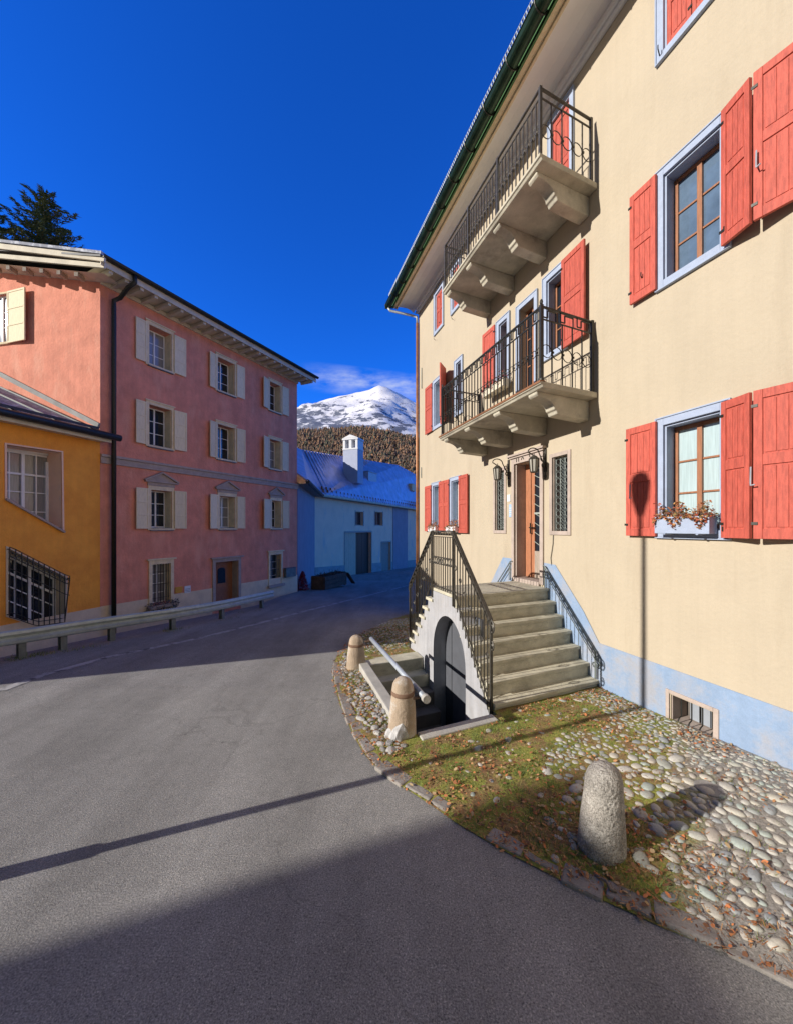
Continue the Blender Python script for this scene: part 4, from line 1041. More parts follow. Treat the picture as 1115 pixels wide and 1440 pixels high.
for s_ in (1, -1):
    c = MB()
    A = (lambda u: u) if s_ == 1 else (lambda u: 13.40-u)
    tp = [YF.P(A(6.29), .04, 1.50), YF.P(A(6.27), .05, 1.51), YF.P(A(6.24), .05, 1.50), YF.P(A(6.12), .05, 1.37), YF.P(A(5.27), .05, .50), YF.P(A(5.25), .05, .45)]
    c.tube(tp, .010, 6); c.tube([p-Z3*.10 for p in tp[2:]], .007, 6)
    u = 6.2
    while u > 5.26: c.tube([YF.P(A(u), .05, 1.50-(6.24-u)*1.03), YF.P(A(u), .05, max(.1, 1.17-(6.21-u)*1.09))], .0045, 5); u -= .33
    c.tube([YF.P(A(5.25), .05, .50), YF.P(A(5.25), .05, .14)], .013, 6)
    sp = []
    for k in range(12): t = k/11*2.2*math.pi; sp.append(YF.P(A(5.24-.06*math.sin(t)), .05, .38-.10*k/11+.05*math.cos(t)))
    c.tube(sp, .009, 5)
    c.tube([YF.P(A(6.24), .05, 1.5), YF.P(A(6.24), .05, 1.17)], .012, 6)
    c.build('handrail', 'post_steel', sc)
# ================================================================== sunken cellar entrance
pit_t = thing('cellar_stairwell', YF.P(6.4, 2.2, -1.1), 'sunken stone stairwell with pale coping beside the arched cellar door', 'stairwell')
c = MB()
pf = -1.15
c.quad(YF.P(PU0, PV1, pf), YF.P(PU1, PV1, pf), YF.P(PU1, PV1, .02), YF.P(PU0, PV1, .02)); c.quad(YF.P(PU0, PV0, pf), YF.P(PU0, PV1, pf), YF.P(PU0, PV1, .02), YF.P(PU0, PV0, .02))
c.quad(YF.P(PU1, PV0, pf), YF.P(PU1, PV1, pf), YF.P(PU1, PV1, -.06), YF.P(PU1, PV0, -.06)); c.quad(YF.P(PU0, PV0, pf), YF.P(PU1, PV0, pf), YF.P(PU1, PV1, pf), YF.P(PU0, PV1, pf))
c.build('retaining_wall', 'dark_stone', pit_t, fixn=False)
c = MB(); c.box(YF, 5.55, 7.17, PV1-.02, PV1+.12, -.06, .10); c.build('coping', 'concrete_light', pit_t, bevel=.012)
c = MB(); c.box(YF, PU0-.13, PU0+.015, PV0+.06, 2.68, -.06, .055); c.build('coping', 'concrete_light', pit_t, bevel=.012)
for k in range(6):
    c = MB(); a = 7.62-.235*k; c.box(YF, a-.25, a+(.06 if k == 0 else 0), PV0+.005, PV1-.005, -.30-.19*k, -.035-.19*k); c.build('step', 'step_stone' if k < 2 else 'dark_stone', pit_t, bevel=.012)  # lower steps use the darker stone: the pit's shade put into their colour
# ---------------------------------------------------------------- bollards
def bollard(p, r, h, label, m, band=True, lean=(0, 0), taper=.62):
    t = thing('stone_bollard', p, label, 'bollard', 'stone bollards in front of the yellow house')
    prof = [(r*.98, -.12), (r, 0), (r*.97, h*.15), (r*.90, h*.4), (r*.82, h*.65), (r*(taper+.13), h*.8)]
    for k in range(1, 8): a = math.pi/2*k/7.4; prof.append((r*(taper+.10)*math.cos(a), h*.82+h*.18*math.sin(a)))
    c = MB(); c.lathe((p.x, p.y, p.z), prof, 32, .10, lean); c.build('stone_post', m, t, smooth=True)
    if band:
        c = MB(); c.lathe((p.x, p.y, p.z), [(r*.80, h*.70), (r*.815, h*.71), (r*.80, h*.765), (r*.775, h*.77)], 32, .10, lean); c.build('iron_band', 'rust_stain', t, smooth=True)
    return t
p = YF.P(5.27, 2.81, 0); p.z = .0; bollard(p, .145, .60, 'tan stone bollard at the near corner of the sunken cellar stairs', 'bollard_stone')
p = YF.P(7.28, 2.88, 0); p.z = -.05; bollard(p, .145, .54, 'tan stone bollard at the far end of the sunken cellar stairs', 'bollard_stone')
p = gpx(848, 1207); p.z = .0; bollard(Vector((1.31, 2.47, -.0)), .143, .565, 'grey granite bollard leaning in the dry grass, nearest the viewer', 'bollard_granite', band=False, lean=(.085, .06), taper=.66)
t = thing('pipe_barrier', YF.P(6.2, 2.66, .4), 'galvanised pipe rail spanning between the two tan bollards', 'railing')
c = MB(); c.tube([YF.P(5.05, 2.64, .44), YF.P(7.2, 2.66, .43)], .030, 14); c.build('pipe', 'galvanised', t, smooth=True)
c = MB(); c.tube([YF.P(5.02, 2.64, .44), YF.P(5.07, 2.64, .44)], .041, 14); c.build('end_cap', 'concrete_light', t)
c = MB()
for u in (5.18, 7.18): c.tube([YF.P(u, 2.66, .40), YF.P(u, 2.76, .40)], .014, 6)
c.split('pipe_hook', 'rust_stain', t)
c = MB(); q = gpx(562, 1040); stone(c, Vector((q.x-.02, q.y-.03, .06)), .10, .075, .12, .5, 3.3, .6); stone(c, Vector((q.x-.08, q.y+.02, .04)), .07, .06, .08, .9, 5.3, .6)
tag(c.build('rock', 'rock', fixn=False), 'rough grey rock wedged at the foot of the near tan bollard', 'rock')
c = MB(); q = gpx(835, 1237); q2 = gpx(862, 1263); c.tube([Vector((q.x, q.y, .03)), Vector(((q.x+q2.x)/2+.015, (q.y+q2.y)/2-.004, .045)), Vector((q2.x-.01, q2.y+.01, .035)), Vector((q2.x+.02, q2.y, .035))], [.006, .009, .009, .007], 6)
tag(c.build('twig', 'twig', smooth=True), 'bare grey twig lying on the kerb below the granite bollard', 'twig')
c = MB(); q = gpx(998, 1127); c.lathe((q.x, q.y, zi(*uv(q))+.0), [(.0, -.03), (.10, -.03), (.10, .006), (.092, .010), (.0, .010)], 24); 
tag(c.build('drain_cover', 'mortar'), 'small round earth filled cover set among the cobbles', 'cover')

# ================================================================== PINK HOUSE
PW = 7.69; PT = 8.56
ph = thing('pink_house', PF.P(3.8, -3, -.7), 'terracotta pink house with cream shutters and pediment windows', 'house')
def prow(x0, x1, ztop, zbot): return (PF.u(x0), PF.u(x1), zbot, ztop)
colx = [(205, 244, 189.6, 260.5), (303, 332, 293, 343), (377, 396, 368, 405)]
rows = [(8.10, 6.85), (5.79, 4.50), (3.32, 2.08)]
hol = []; pw = []
for ri, (zt_, zb_) in enumerate(rows):
    for ci, (a, b, sa, sb) in enumerate(colx):
        if ri == 2: a, b = a+3, b+.5
        u0, u1 = PF.u(a), PF.u(b); pw.append((u0, u1, zb_, zt_, PF.u(sa), PF.u(sb), ri, ci)); hol.append((rect(u0+.09, u1-.07, zb_, zt_-.12), .34))
gw = [(PF.u(209), PF.u(244), -.18, 1.14), (PF.u(377.5), PF.u(397.5), -.22, 1.12)]
for a, b, z0, z1 in gw: hol.append((rect(a+.10, b-.10, z0+.04, z1-.12), .25))
gd_ = (PF.u(298.5), PF.u(338.5), -.72, 1.03)
hol.append((rect(gd_[0]+.12, gd_[1]-.12, gd_[2], gd_[3]-.12), .35))
wm = wall_mesh(PF, [(0, -1.6), (PW, -1.6), (PW, PT), (0, PT)], hol)
# gable side and the rest of the body
def sidez(u, px0=(0, 398), px1=(140, 411)):
    pass
q0 = SF.px(0, 375); q1 = SF.px(140, 390)
slope_g = (q0[1]-q1[1])/(q0[0]-q1[0]+1e-9)
zc = PT
gable_w = 7.5; gz = zc+slope_g*gable_w/2
shw = (SF.u(13), SF.u(-22), SF.px(0, 484)[1], SF.px(0, 412)[1])
hs_ = rect(min(shw[:2])+.05, max(shw[:2])-.05, shw[2]+.03, shw[3]-.05)
w2 = wall_mesh(SF, [(0, -1.6), (gable_w, -1.6), (gable_w, PT), (gable_w/2, gz+0), (0, PT)], [(hs_, .25)])
wm.v += []; off = len(wm.v); wm.v += w2.v; wm.f += [tuple(i+off for i in f) for f in w2.f]
far = [PF.P(PW, 0, 0), SF.P(gable_w, 0, 0)]
bk = Vector((far[1].x+PF.w.x*PW, far[1].y+PF.w.y*PW, 0))
for a, b in ((far[0], bk), (bk, far[1])): wm.quad((a.x, a.y, -1.6), (b.x, b.y, -1.6), (b.x, b.y, PT), (a.x, a.y, PT))
wm.build('wall', 'pink_plaster', ph, fixn=False)
print('pink gable slope', slope_g, 'gz', gz)
# base band, belt course
c = MB(); c.poly([PF.P(u, .012, z) for u, z in [(0, -1.6), (PW+.01, -1.6), (PW+.01, .03), (gd_[1], .05), (gd_[1], -1.0), (gd_[0], -1.0), (gd_[0], .05), (gw[0][1]-.02, .06), (gw[0][1]-.02, -.18), (gw[0][0]+.02, -.18), (gw[0][0]+.02, .05), (0, .05)]])
c.build('base', 'cream_plaster', ph, fixn=False)
c = MB(); c.box(PF, .0, PW+.03, .002, .05, 3.78, 3.84); c.box(PF, .0, PW+.04, .002, .035, 3.84, 3.95); c.box(PF, 0, PW+.05, .002, .07, 3.95, 4.02); c.build('belt_course', 'stone_trim', ph, bevel=.008)
def cream_shutter(fr, L_, z0, z1, parent, m='cream_wood'):
    s = MB(); s.box(fr, 0, L_, -.015, .008, z0, z1)
    for a, b in ((0, .04), (L_-.04, L_)): s.box(fr, a, b, .0085, .018, z0, z1)
    for k in range(4): z = z0+(z1-z0-.05)*k/3; s.box(fr, .041, L_-.041, .0085, .018, z, z+.05)
    return s.build('shutter', m, parent, bevel=.003)
glz = ['glass_dark', 'glass_dark', 'curtain_grey']
for (u0, u1, zb_, zt_, sa, sb, ri, ci) in pw:
    f = MB()
    f.box(PF, u0, u0+.09, -.01, .03, zb_, zt_); f.box(PF, u1-.07, u1, -.01, .03, zb_, zt_); f.box(PF, u0+.09, u1-.07, -.01, .03, zt_-.12, zt_); f.box(PF, u0-.02, u1+.02, -.01, .05, zb_-.05, zb_-.001)
    f.box(PF, u1-.085, u1-.072, -.33, -.012, zb_+.01, zt_-.12); f.box(PF, u0+.091, u0+.10, -.33, -.012, zb_+.01, zt_-.12)
    win = f.build('window', 'stone_trim_pale', ph, bevel=.005)
    f = MB(); f.box(PF, u0+.05, u1-.03, -.2, .065, zb_-.075, zb_-.052); f.box(PF, u0+.102, u1-.086, -.33, -.01, zb_+.001, zb_+.02); f.build('sill', 'post_steel', win)
    casement(win, PF, u0+.10, u1-.09, zb_+.02, zt_-.125, -.31, 'white_wood', glz[0] if (ri+ci) % 3 else 'curtain_grey', leaves=2, rows=3, th=.03, st_=.035)
    s, L_ = PF.sub(u0+.0, .045, sa, .05+((ri*3+ci)*37 % 11)*.009); cream_shutter(s, L_, zb_-.01, zt_-.09, win)
    s, L_ = PF.sub(u1-.0, .045, sb, .045+((ri*5+ci)*29 % 7)*.007); cream_shutter(s, L_, zb_-.01, zt_-.09, win)
    if ri < 2:
        f = MB(); f.box(PF, u0-.03, u1+.03, .031, .06, zt_-.025, zt_+.01); f.build('lintel', 'stone_trim_pale', win, bevel=.004)
    if ri == 2:
        um = (u0+u1)/2; hw = (u1-u0)/2+.10; f = MB(); zt2 = zt_
        f.box(PF, u0-.02, u1+.02, .001, .04, zt2, zt2+.10); f.box(PF, um-hw, um+hw, .001, .09, zt2+.10, zt2+.14)
        f.prism(PF, [(um-hw, zt2+.14), (um+hw, zt2+.14), (um, zt2+.40)], .001, .035)
        for s_ in (-1, 1):
            A = PF.P(um+s_*(hw+.02), .05, zt2+.15); B = PF.P(um, .05, zt2+.41); f.sqbar(A, B, .10, h=.045)
        f.build('pediment', 'stone_trim', win, bevel=.006)
for j, (u0, u1, z0, z1) in enumerate(gw):
    f = MB(); f.box(PF, u0, u0+.10, -.01, .035, z0, z1); f.box(PF, u1-.10, u1, -.01, .035, z0, z1); f.box(PF, u0+.10, u1-.10, -.01, .035, z1-.12, z1); f.box(PF, u0-.06, u1+.06, .002, .075, z1, z1+.05)
    f.box(PF, u1-.115, u1-.102, -.24, -.012, z0, z1-.12)
    win = f.build('window', 'stone_trim_pale', ph, bevel=.006)
    f = MB(); f.box(PF, u0-.05, u1+.05, .002, .12, z0-.10, z0); f.build('sill', 'stone_trim', win, bevel=.01)
    casement(win, PF, u0+.11, u1-.12, z0+.03, z1-.125, -.23, 'white_wood', 'curtain_grey' if j == 0 else 'glass_dark', leaves=2, rows=4, th=.03, st_=.03)
    f = MB(); n = 6
    for k in range(n+1): a = u0+.12+(u1-u0-.24)*k/n; f.sqbar(PF.P(a, -.03, z0+.0), PF.P(a, -.03, z1-.12), .014, up=Vector((PF.w.x, PF.w.y, 0)))
    for z in (z0+.2, z0+.6, z1-.35): f.sqbar(PF.P(u0+.1, -.03, z), PF.P(u1-.1, -.03, z), .012)
    f.build('window_grille', 'black_metal', win)
# dried plants on the ground window sill
c = MB(); r = random.Random(8); a0, a1 = gw[0][0]-.1, gw[0][1]+.1
for k in range(500):
    p = PF.P(r.uniform(a0, a1), r.uniform(.02, .16), gw[0][2]+r.uniform(-.16, .10)); a = r.uniform(0, 6.28); s_ = r.uniform(.015, .035)
    e1 = Vector((math.cos(a), math.sin(a), r.uniform(-1, 1)))*s_; e2 = Vector((-math.sin(a), math.cos(a), r.uniform(-1, 1)))*s_*.6; c.add([p-e1, p-e2, p+e1, p+e2], [(0, 1, 2, 3)])
tag(c.build('window_plant', 'dark_stone', fixn=False), 'dark withered plants on the sill of the left barred window of the pink house', 'plant')
# entrance of the pink house
u0, u1, z0, z1 = gd_
f = MB(); f.box(PF, u0, u0+.12, -.01, .04, z0, z1); f.box(PF, u1-.12, u1, -.01, .04, z0, z1); f.box(PF, u0+.12, u1-.12, -.01, .04, z1-.12, z1); f.box(PF, u0-.08, u1+.08, .002, .10, z1, z1+.05)
f.box(PF, u1-.135, u1-.122, -.34, -.012, z0, z1-.12)
dn_ = f.build('entrance_door', 'stone_trim', ph, bevel=.006)
f = MB(); f.box(PF, u0+.12, u1-.135, -.31, -.27, z0, z1-.12)
w_ = (u1-u0-.26); um = u0+.12+w_*.5
for z in (z0+.15, z0+.5): f.box(PF, u0+.2, u1-.22, -.27, -.255, z, z+.25)
for s_ in range(9):
    a = math.pi*s_/8; 
    f.box(PF, um+.24*math.cos(a)-.03, um+.24*math.cos(a)+.03, -.27, -.258, z1-.45+.16*math.sin(a)-.03, z1-.45+.16*math.sin(a)+.03)
f.build('door_leaf', 'brown_wood', dn_, bevel=.005)
f = MB(); pr = [(um-.16, z0+.85), (um+.16, z0+.85), (um+.16, z1-.45)]+[(um+.16*math.cos(math.pi*k/8), z1-.45+.10*math.sin(math.pi*k/8)) for k in range(1, 8)]+[(um-.16, z1-.45)]
f.prism(PF, pr, -.268, -.25); f.build('door_glass', 'glass_dark', dn_)
# small sign plates, letterbox
c = MB(); a = PF.px(259, 824.5); b = PF.px(267.5, 833); c.box(PF, a[0], b[0], .013, .03, b[1], a[1]); pq = c.build('wall_notice', 'plaque_white', ph)
c = MB()
for k in range(3): z = b[1]+.03+k*.045; c.box(PF, a[0]+.02, b[0]-.02, .0305, .032, z, z+.012)
c.build('notice_lines', 'text_dark', pq)
c = MB(); a = PF.px(246, 826); b = PF.px(256, 833); c.box(PF, a[0], b[0], .013, .025, b[1], a[1]); c.build('wall_plate', 'sign_yellow', ph)
c = MB(); a = PF.px(399, 800); b = PF.px(413, 810); c.box(PF, a[0], b[0], .015, .15, b[1], a[1]); c.box(PF, a[0]-.02, b[0]+.02, .013, .17, a[1], a[1]+.03); c.build('letterbox', 'post_steel', ph, bevel=.01)
# roof of the pink house
OV = .70; SO = .45
c = MB()
zf0 = 8.57
c.quad(PF.P(-.30, -.0, PT), PF.P(PW+.35, 0, PT), PF.P(PW+.35, OV, zf0+.02), PF.P(-.30, OV, zf0+.02)); c.build('soffit', 'eave_wood', ph, fixn=False)
c = MB(); c.box(PF, 0, PW+.02, .001, .06, PT-.13, PT-.02); c.build('cornice', 'eave_wood', ph)
rfm = MB(); n = 22
for k in range(n): a = -.1+(PW+.3)*k/(n-1); rfm.box(PF, a-.045, a+.045, .06, OV-.03, PT-.11, PT-.005)
rfm.split('rafter', 'eave_wood', ph)
c = MB(); c.box(PF, -.35, PW+.40, OV, OV+.025, zf0-.06, zf0+.10); c.build('fascia', 'eave_wood', ph)
c = MB()
for k in range(8):
    a0 = math.pi+math.pi*k/8; a1 = math.pi+math.pi*(k+1)/8; gv, gzz, gr = OV+.10, zf0+.16, .075
    c.quad(PF.P(-.35, gv+gr*math.cos(a0), gzz+gr*math.sin(a0)), PF.P(PW+.42, gv+gr*math.cos(a0), gzz+gr*math.sin(a0)), PF.P(PW+.42, gv+gr*math.cos(a1), gzz+gr*math.sin(a1)), PF.P(-.35, gv+gr*math.cos(a1), gzz+gr*math.sin(a1)))
go = c.build('gutter', 'black_metal', ph, fixn=False)
# roof body: street slope and gable verge over the side wall
eaveA = PF.P(-.38, OV+.06, zf0+.16); eaveB = PF.P(PW+.42, OV+.06, zf0+.16)
mid = SF.P(gable_w/2, .45, gz+.24); 
rd = Vector((PF.w.x, PF.w.y, 0)); ridgeA = mid; ridgeB = mid+rd*(PW-1.0)
bkA = SF.P(gable_w+.4, .45, zf0+.1); bkB = bkA+rd*(PW+.8)
c = MB()
def slab(mb, P4, t):
    mb.hexa([Vector(p)-Z3*t for p in P4]+[Vector(p) for p in P4])
cornerA = SF.P(-.28, .52, zf0+.19); cornerA = Vector((eaveA.x, eaveA.y, zf0+.16))
slab(c, [cornerA, eaveB, ridgeB, ridgeA], .05); slab(c, [ridgeA, ridgeB, bkB, bkA], .05)
# hip triangle at the far end
c.add([eaveB, bkB, ridgeB], [(0, 1, 2)])
pr_ = c.build('roof', 'roof_dark', ph)
# verge boards under the gable edge
def vline(x, y, v): u_, z_ = SF.px(x, y, v); return SF.P(u_, v, z_)
c = MB()
for (v, ya, yb, h_, tt) in ((.50, 343, 363, .13, .05), (.44, 357.5, 373, .11, .05)):
    u_a, z_a = SF.px(-6, ya, v); u_b, z_b = SF.px(143, yb-1, v)
    sl = (z_a-z_b)/(u_a-u_b); A = SF.P(u_b-.10, v, z_b-h_*.4); B = SF.P(gable_w/2, v, z_b+sl*(gable_w/2-u_b)-h_*.4); c.sqbar(A, B, tt, h=h_)
    A2 = SF.P(gable_w+.4, v, z_b-h_*.4); c.sqbar(B, A2, tt, h=h_)
c.build('verge_board', 'eave_wood', pr_)
c = MB(); ua, za = SF.px(-6, 339, .5); ub, zb = SF.px(140, 357, .5); sl = (za-zb)/(ua-ub)
c.sqbar(SF.P(ub-.1, .44, zb), SF.P(gable_w/2, .44, zb+sl*(gable_w/2-ub)), .22, h=.07); c.build('roof_snow', 'roof_snow', pr_)
c = MB(); u_a, z_a = SF.px(0, 372, .4); u_b, z_b = SF.px(143, 386, .4); sl = (z_a-z_b)/(u_a-u_b)
c.quad(SF.P(u_b-.1, 0, z_b-.0), SF.P(u_b-.1, .43, z_b-.0), SF.P(gable_w/2, .43, z_b+sl*(gable_w/2-u_b)), SF.P(gable_w/2, .0, z_b+sl*(gable_w/2-u_b))); c.build('verge_soffit', 'eave_wood', pr_, fixn=False)
c = MB()
for k in range(6):
    u = .25+k*.55; z = z_b+sl*(u-u_b)-.055; A = SF.P(u, .0, z); c.sqbar(A-rd*.2, A+SF.P(0, .42, 0)-SF.P(0, 0, 0), .09, h=.10)
c.split('purlin', 'grey_wood', pr_)
# downpipe
dp = MB(); x_, z_ = PF.u(160, .09), 0
dp.tube([PF.P(PF.u(190, OV+.1), OV+.1, 8.65), PF.P(PF.u(190, OV+.1), OV+.1, 8.48), PF.P(PF.u(186, OV)-.05, OV-.1, 8.36), PF.P(x_+.1, .2, 8.22), PF.P(x_, .10, 8.12), PF.P(x_, .10, 7.9), PF.P(x_, .10, -.9)], .055, 10)
dp.build('downpipe', 'black_metal', ph, smooth=True)
# white window on the lit gable
ua, ub, z0, z1 = min(shw[:2]), max(shw[:2]), shw[2], shw[3]
f = MB(); f.box(SF, ua, ua+.05, -.01, .03, z0, z1); f.box(SF, ub-.05, ub, -.01, .03, z0, z1); f.box(SF, ua+.05, ub-.05, -.01, .03, z1-.05, z1); f.box(SF, ua-.02, ub+.02, -.01, .05, z0-.03, z0+.03)
win = f.build('window', 'stone_trim_pale', ph, bevel=.005)
casement(win, SF, ua+.05, ub-.05, z0+.03, z1-.05, -.10, 'white_wood', 'glass_blue_reflect', leaves=3, rows=3)
s, L_ = SF.sub(ua-.0, .04, SF.u(34, .12), .10); cream_shutter(s, L_, z0-.02, z1-.02, win)
s, L_ = SF.sub(ub, .04, ub+.4, .06); cream_shutter(s, L_, z0-.02, z1-.02, win)
# chimneys on the pink roof
c = MB(); c.box(SF, 1.4, 2.0, -1.6, -1.2, gz-.5, gz+.15); c.box(SF, 1.35, 2.05, -1.65, -1.15, gz+.15, gz+.22); c.build('chimney', 'grey_plaster', pr_, bevel=.01)

# ================================================================== ORANGE HOUSE
oh = thing('orange_house', OF.P(3.4, -2, -.9), 'ochre orange house with slanting windows against the pink house', 'house')
OL = 6.87
tw = [OF.px(x, y) for x, y in ((9, 625), (86, 636), (87.5, 746.5), (9.5, 700))]
lw = [OF.px(x, y) for x, y in ((11, 771), (92, 812), (91, 873), (48, 879), (11, 866))]
eo = [OF.px(x, y) for x, y in ((160, 622), (0, 590))]; ET = (eo[0][1]+eo[1][1])/2
print('orange eave', eo, 'tw', tw, 'lw', lw)
wm = wall_mesh(OF, [(0.003, -1.6), (OL, -1.6), (OL, ET), (0.003, ET)], [(tw, .50), (lw, .36)])
e1 = OF.P(OL, 0, 0); e2 = e1+Vector((SF.w.x, SF.w.y, 0))*6; e3 = OF.P(0, 0, 0)+Vector((SF.w.x, SF.w.y, 0))*6
for a, b in ((e1, e2), (e2, e3)): wm.quad((a.x, a.y, -1.6), (b.x, b.y, -1.6), (b.x, b.y, ET), (a.x, a.y, ET))
# raised gable on the near end
wm.build('wall', 'orange_plaster', oh, fixn=False)
c = MB(); c.box(OF, .003, OL+.01, .002, .016, -1.6, OF.px(91, 863)[1]+.0); c.build('base', 'cream_plaster', oh)
def strip(fr, poly, w_, v0, v1, mb):
    n = len(poly); cx = sum(p[0] for p in poly)/n; cz = sum(p[1] for p in poly)/n
    for i in range(n):
        a = Vector(poly[i]); b = Vector(poly[(i+1) % n]); ca = Vector((cx, cz)); 
        ia = a+(ca-a).normalized()*w_*1.3; ib = b+(ca-b).normalized()*w_*1.3
        mb.hexa([fr.P(a.x, v0, a.y), fr.P(b.x, v0, b.y), fr.P(ib.x, v0, ib.y), fr.P(ia.x, v0, ia.y), fr.P(a.x, v1, a.y), fr.P(b.x, v1, b.y), fr.P(ib.x, v1, ib.y), fr.P(ia.x, v1, ia.y)])
def slant_window(poly, inner_v, name):
    f = MB(); n = len(poly); cx = sum(p[0] for p in poly)/n; cz = sum(p[1] for p in poly)/n
    out_ = [(cx+(a-cx)*1.07, cz+(b-cz)*1.045) for a, b in poly]
    for i in range(n):
        a, b = out_[i], out_[(i+1) % n]; ia, ib = poly[i], poly[(i+1) % n]
        f.hexa([OF.P(a[0], .002, a[1]), OF.P(b[0], .002, b[1]), OF.P(ib[0], .002, ib[1]), OF.P(ia[0], .002, ia[1]), OF.P(a[0], .02, a[1]), OF.P(b[0], .02, b[1]), OF.P(ib[0], .02, ib[1]), OF.P(ia[0], .02, ia[1])])
    for i in range(n):   # pale reveals
        a, b = poly[i], poly[(i+1) % n]; s_ = .985
        q = [(cx+(x-cx)*s_, cz+(z-cz)*s_) for x, z in (a, b)]
        f.quad(OF.P(q[0][0], .0, q[0][1]), OF.P(q[1][0], .0, q[1][1]), OF.P(q[1][0], inner_v, q[1][1]), OF.P(q[0][0], inner_v, q[0][1]))
    return f.build('window', 'white_plaster' if name == 't' else 'cream_plaster', oh, fixn=False)
def lerp_z(poly, u, top):
    zs = []
    n = len(poly)
    for i in range(n):
        a, b = poly[i], poly[(i+1) % n]
        if (a[0]-u)*(b[0]-u) <= 0 and abs(a[0]-b[0]) > 1e-6: zs.append(a[1]+(b[1]-a[1])*(u-a[0])/(b[0]-a[0]))
    return (max(zs) if top else min(zs)) if zs else None
for poly, iv, nm in ((tw, -.49, 't'), (lw, -.35, 'b')):
    win = slant_window(poly, iv, nm)
    us2 = [p[0] for p in poly]; ua, ub = min(us2)+.02, max(us2)-.02; f = MB()
    fv0, fv1 = iv+.02, iv+.06
    cols_ = [ua, ua+.05]+[ua+.05+(ub-ua-.10)*k/4 for k in range(1, 4)]+[ub-.05, ub]
    marks = [ua+.03, ua+(ub-ua)*.25, ua+(ub-ua)*.5, ua+(ub-ua)*.75, ub-.03]
    for j, u in enumerate(marks):
        zt_ = min(lerp_z(poly, max(ua, u-.03), True), lerp_z(poly, min(ub, u+.03), True))-.01; zb_ = max(lerp_z(poly, max(ua, u-.03), False), lerp_z(poly, min(ub, u+.03), False))+.01; ww = .03 if j in (0, 2, 4) else .012
        f.box(OF, u-ww, u+ww, fv0, fv1, zb_, zt_)
    mid_t = min(p[1] for p in poly)+(max(p[1] for p in poly)-min(p[1] for p in poly))
    ztm = sum(p[1] for p in poly[:2])/2; zbm = min(p[1] for p in poly)
    for j, fr_ in enumerate((.04, .30, .52, .76, .97)):
        for a, b in zip(marks, marks[1:]):
            za_t, zb_t = lerp_z(poly, a, True), lerp_z(poly, b, True)
            if nm == 't': za = ztm-(ztm-zbm)*fr_; zb = za
            else: za = za_t-.03-(ztm-zbm)*fr_*.95; zb = zb_t-.03-(ztm-zbm)*fr_*.95
            lim = max(lerp_z(poly, a, False), lerp_z(poly, b, False))+.02
            if za < lim or zb < lim: continue
            f.sqbar(OF.P(a, fv0+.02, za), OF.P(b, fv0+.02, zb), .03, h=.045 if j in (0, 1, 4) else .02)
    # bottom and top members follow the opening
    n = len(poly)
    for i in range(n):
        a, b = poly[i], poly[(i+1) % n]
        if abs(a[0]-b[0]) > .1: f.sqbar(OF.P(a[0], fv0+.02, a[1]+(.03 if i >= 2 else -.03)), OF.P(b[0], fv0+.02, b[1]+(.03 if i >= 2 else -.03)), .04, h=.05)
    f.build('casement', 'white_wood', win)
    f = MB(); f.poly([OF.P(u, iv+.012, z) for u, z in poly]); f.build('pane', 'glass_dark' if nm == 'b' else 'curtain_grey', win, fixn=False)
    if nm == 'b':
        g_ = MB(); ua, ub = min(us2)-.03, max(us2)+.02; n = 11; gvv = .10
        tops = []; bots = []
        for k in range(n+1):
            u = ua+(ub-ua)*k/n; uc = min(max(u, min(us2)+.001), max(us2)-.001); zt_ = lerp_z(poly, uc, True)+.03; zb_ = lerp_z(poly, uc, False)-.02
            g_.sqbar(OF.P(u, gvv, zb_), OF.P(u, gvv, zt_), .014, up=Vector((OF.w.x, OF.w.y, 0))); tops.append((u, zt_)); bots.append((u, zb_))
            if k in (0, n): 
                for z in (zb_+.05, zt_-.05): g_.sqbar(OF.P(u, 0, z), OF.P(u, gvv, z), .014)
        for off_ in (0, -.10, -.20, -.46):
            g_.tube([OF.P(u, gvv, z+off_) for u, z in tops], .009, 5)
        g_.tube([OF.P(u, gvv, z) for u, z in bots], .009, 5); g_.tube([OF.P(u, gvv, z+.10) for u, z in bots], .009, 5)
        for (a, za), (b, zb) in zip(tops, tops[1:]): g_.ring(OF.P((a+b)/2, gvv, (za+zb)/2-.15), Vector((OF.w.x, OF.w.y, 0)), Z3, .04, .006, 10, 4)
        g_.build('window_grille', 'black_metal', win)
    else:
        f = MB(); f.sqbar(OF.P(poly[3][0]+.03, .03, poly[3][1]-.03), OF.P(poly[2][0]-.03, .03, poly[2][1]-.03), .08, h=.04); f.build('sill', 'stone_trim', win)
# orange roof: street slope against the pink gable
c = MB(); ov = .35
fa = SF.px(0, 528); fb = SF.px(138, 600); rs_ = (fa[1]-fb[1])/(fa[0]-fb[0]); print('orange roof slope', rs_)
A = OF.P(-.02, ov, ET+.02); B = OF.P(OL+.4, ov, ET+.02); SD = Vector((SF.w.x, SF.w.y, 0))
rise = fb[1]-ET
run = 3.4; zt_ = fb[1]+rs_*run*.8
A2 = OF.P(0, 0, 0)+SD*run+Vector((0, -.02, zt_)); B2 = OF.P(OL+.4, 0, 0)+SD*run+Vector((0, 0, zt_))
A1 = Vector((A.x, A.y, ET+.10)); B1 = Vector((B.x, B.y, ET+.10))
slab(c, [A1, B1, B2, A2], .08)
slab(c, [A2, B2, B2+SD*run-Z3*(zt_-ET), A2+SD*run-Z3*(zt_-ET)], .08)
orf = c.build('roof', 'roof_snow', oh)
c = MB(); k_ = 9
for k in range(k_): 
    u = .2+k*.8; P0 = OF.P(u, ov-.02, ET+.12); dirv = ((OF.P(u, 0, 0)+SD*run+Z3*zt_)-Vector((P0.x, P0.y, ET+.1))); c.sqbar(P0, P0+dirv*.98, .03, h=.05)
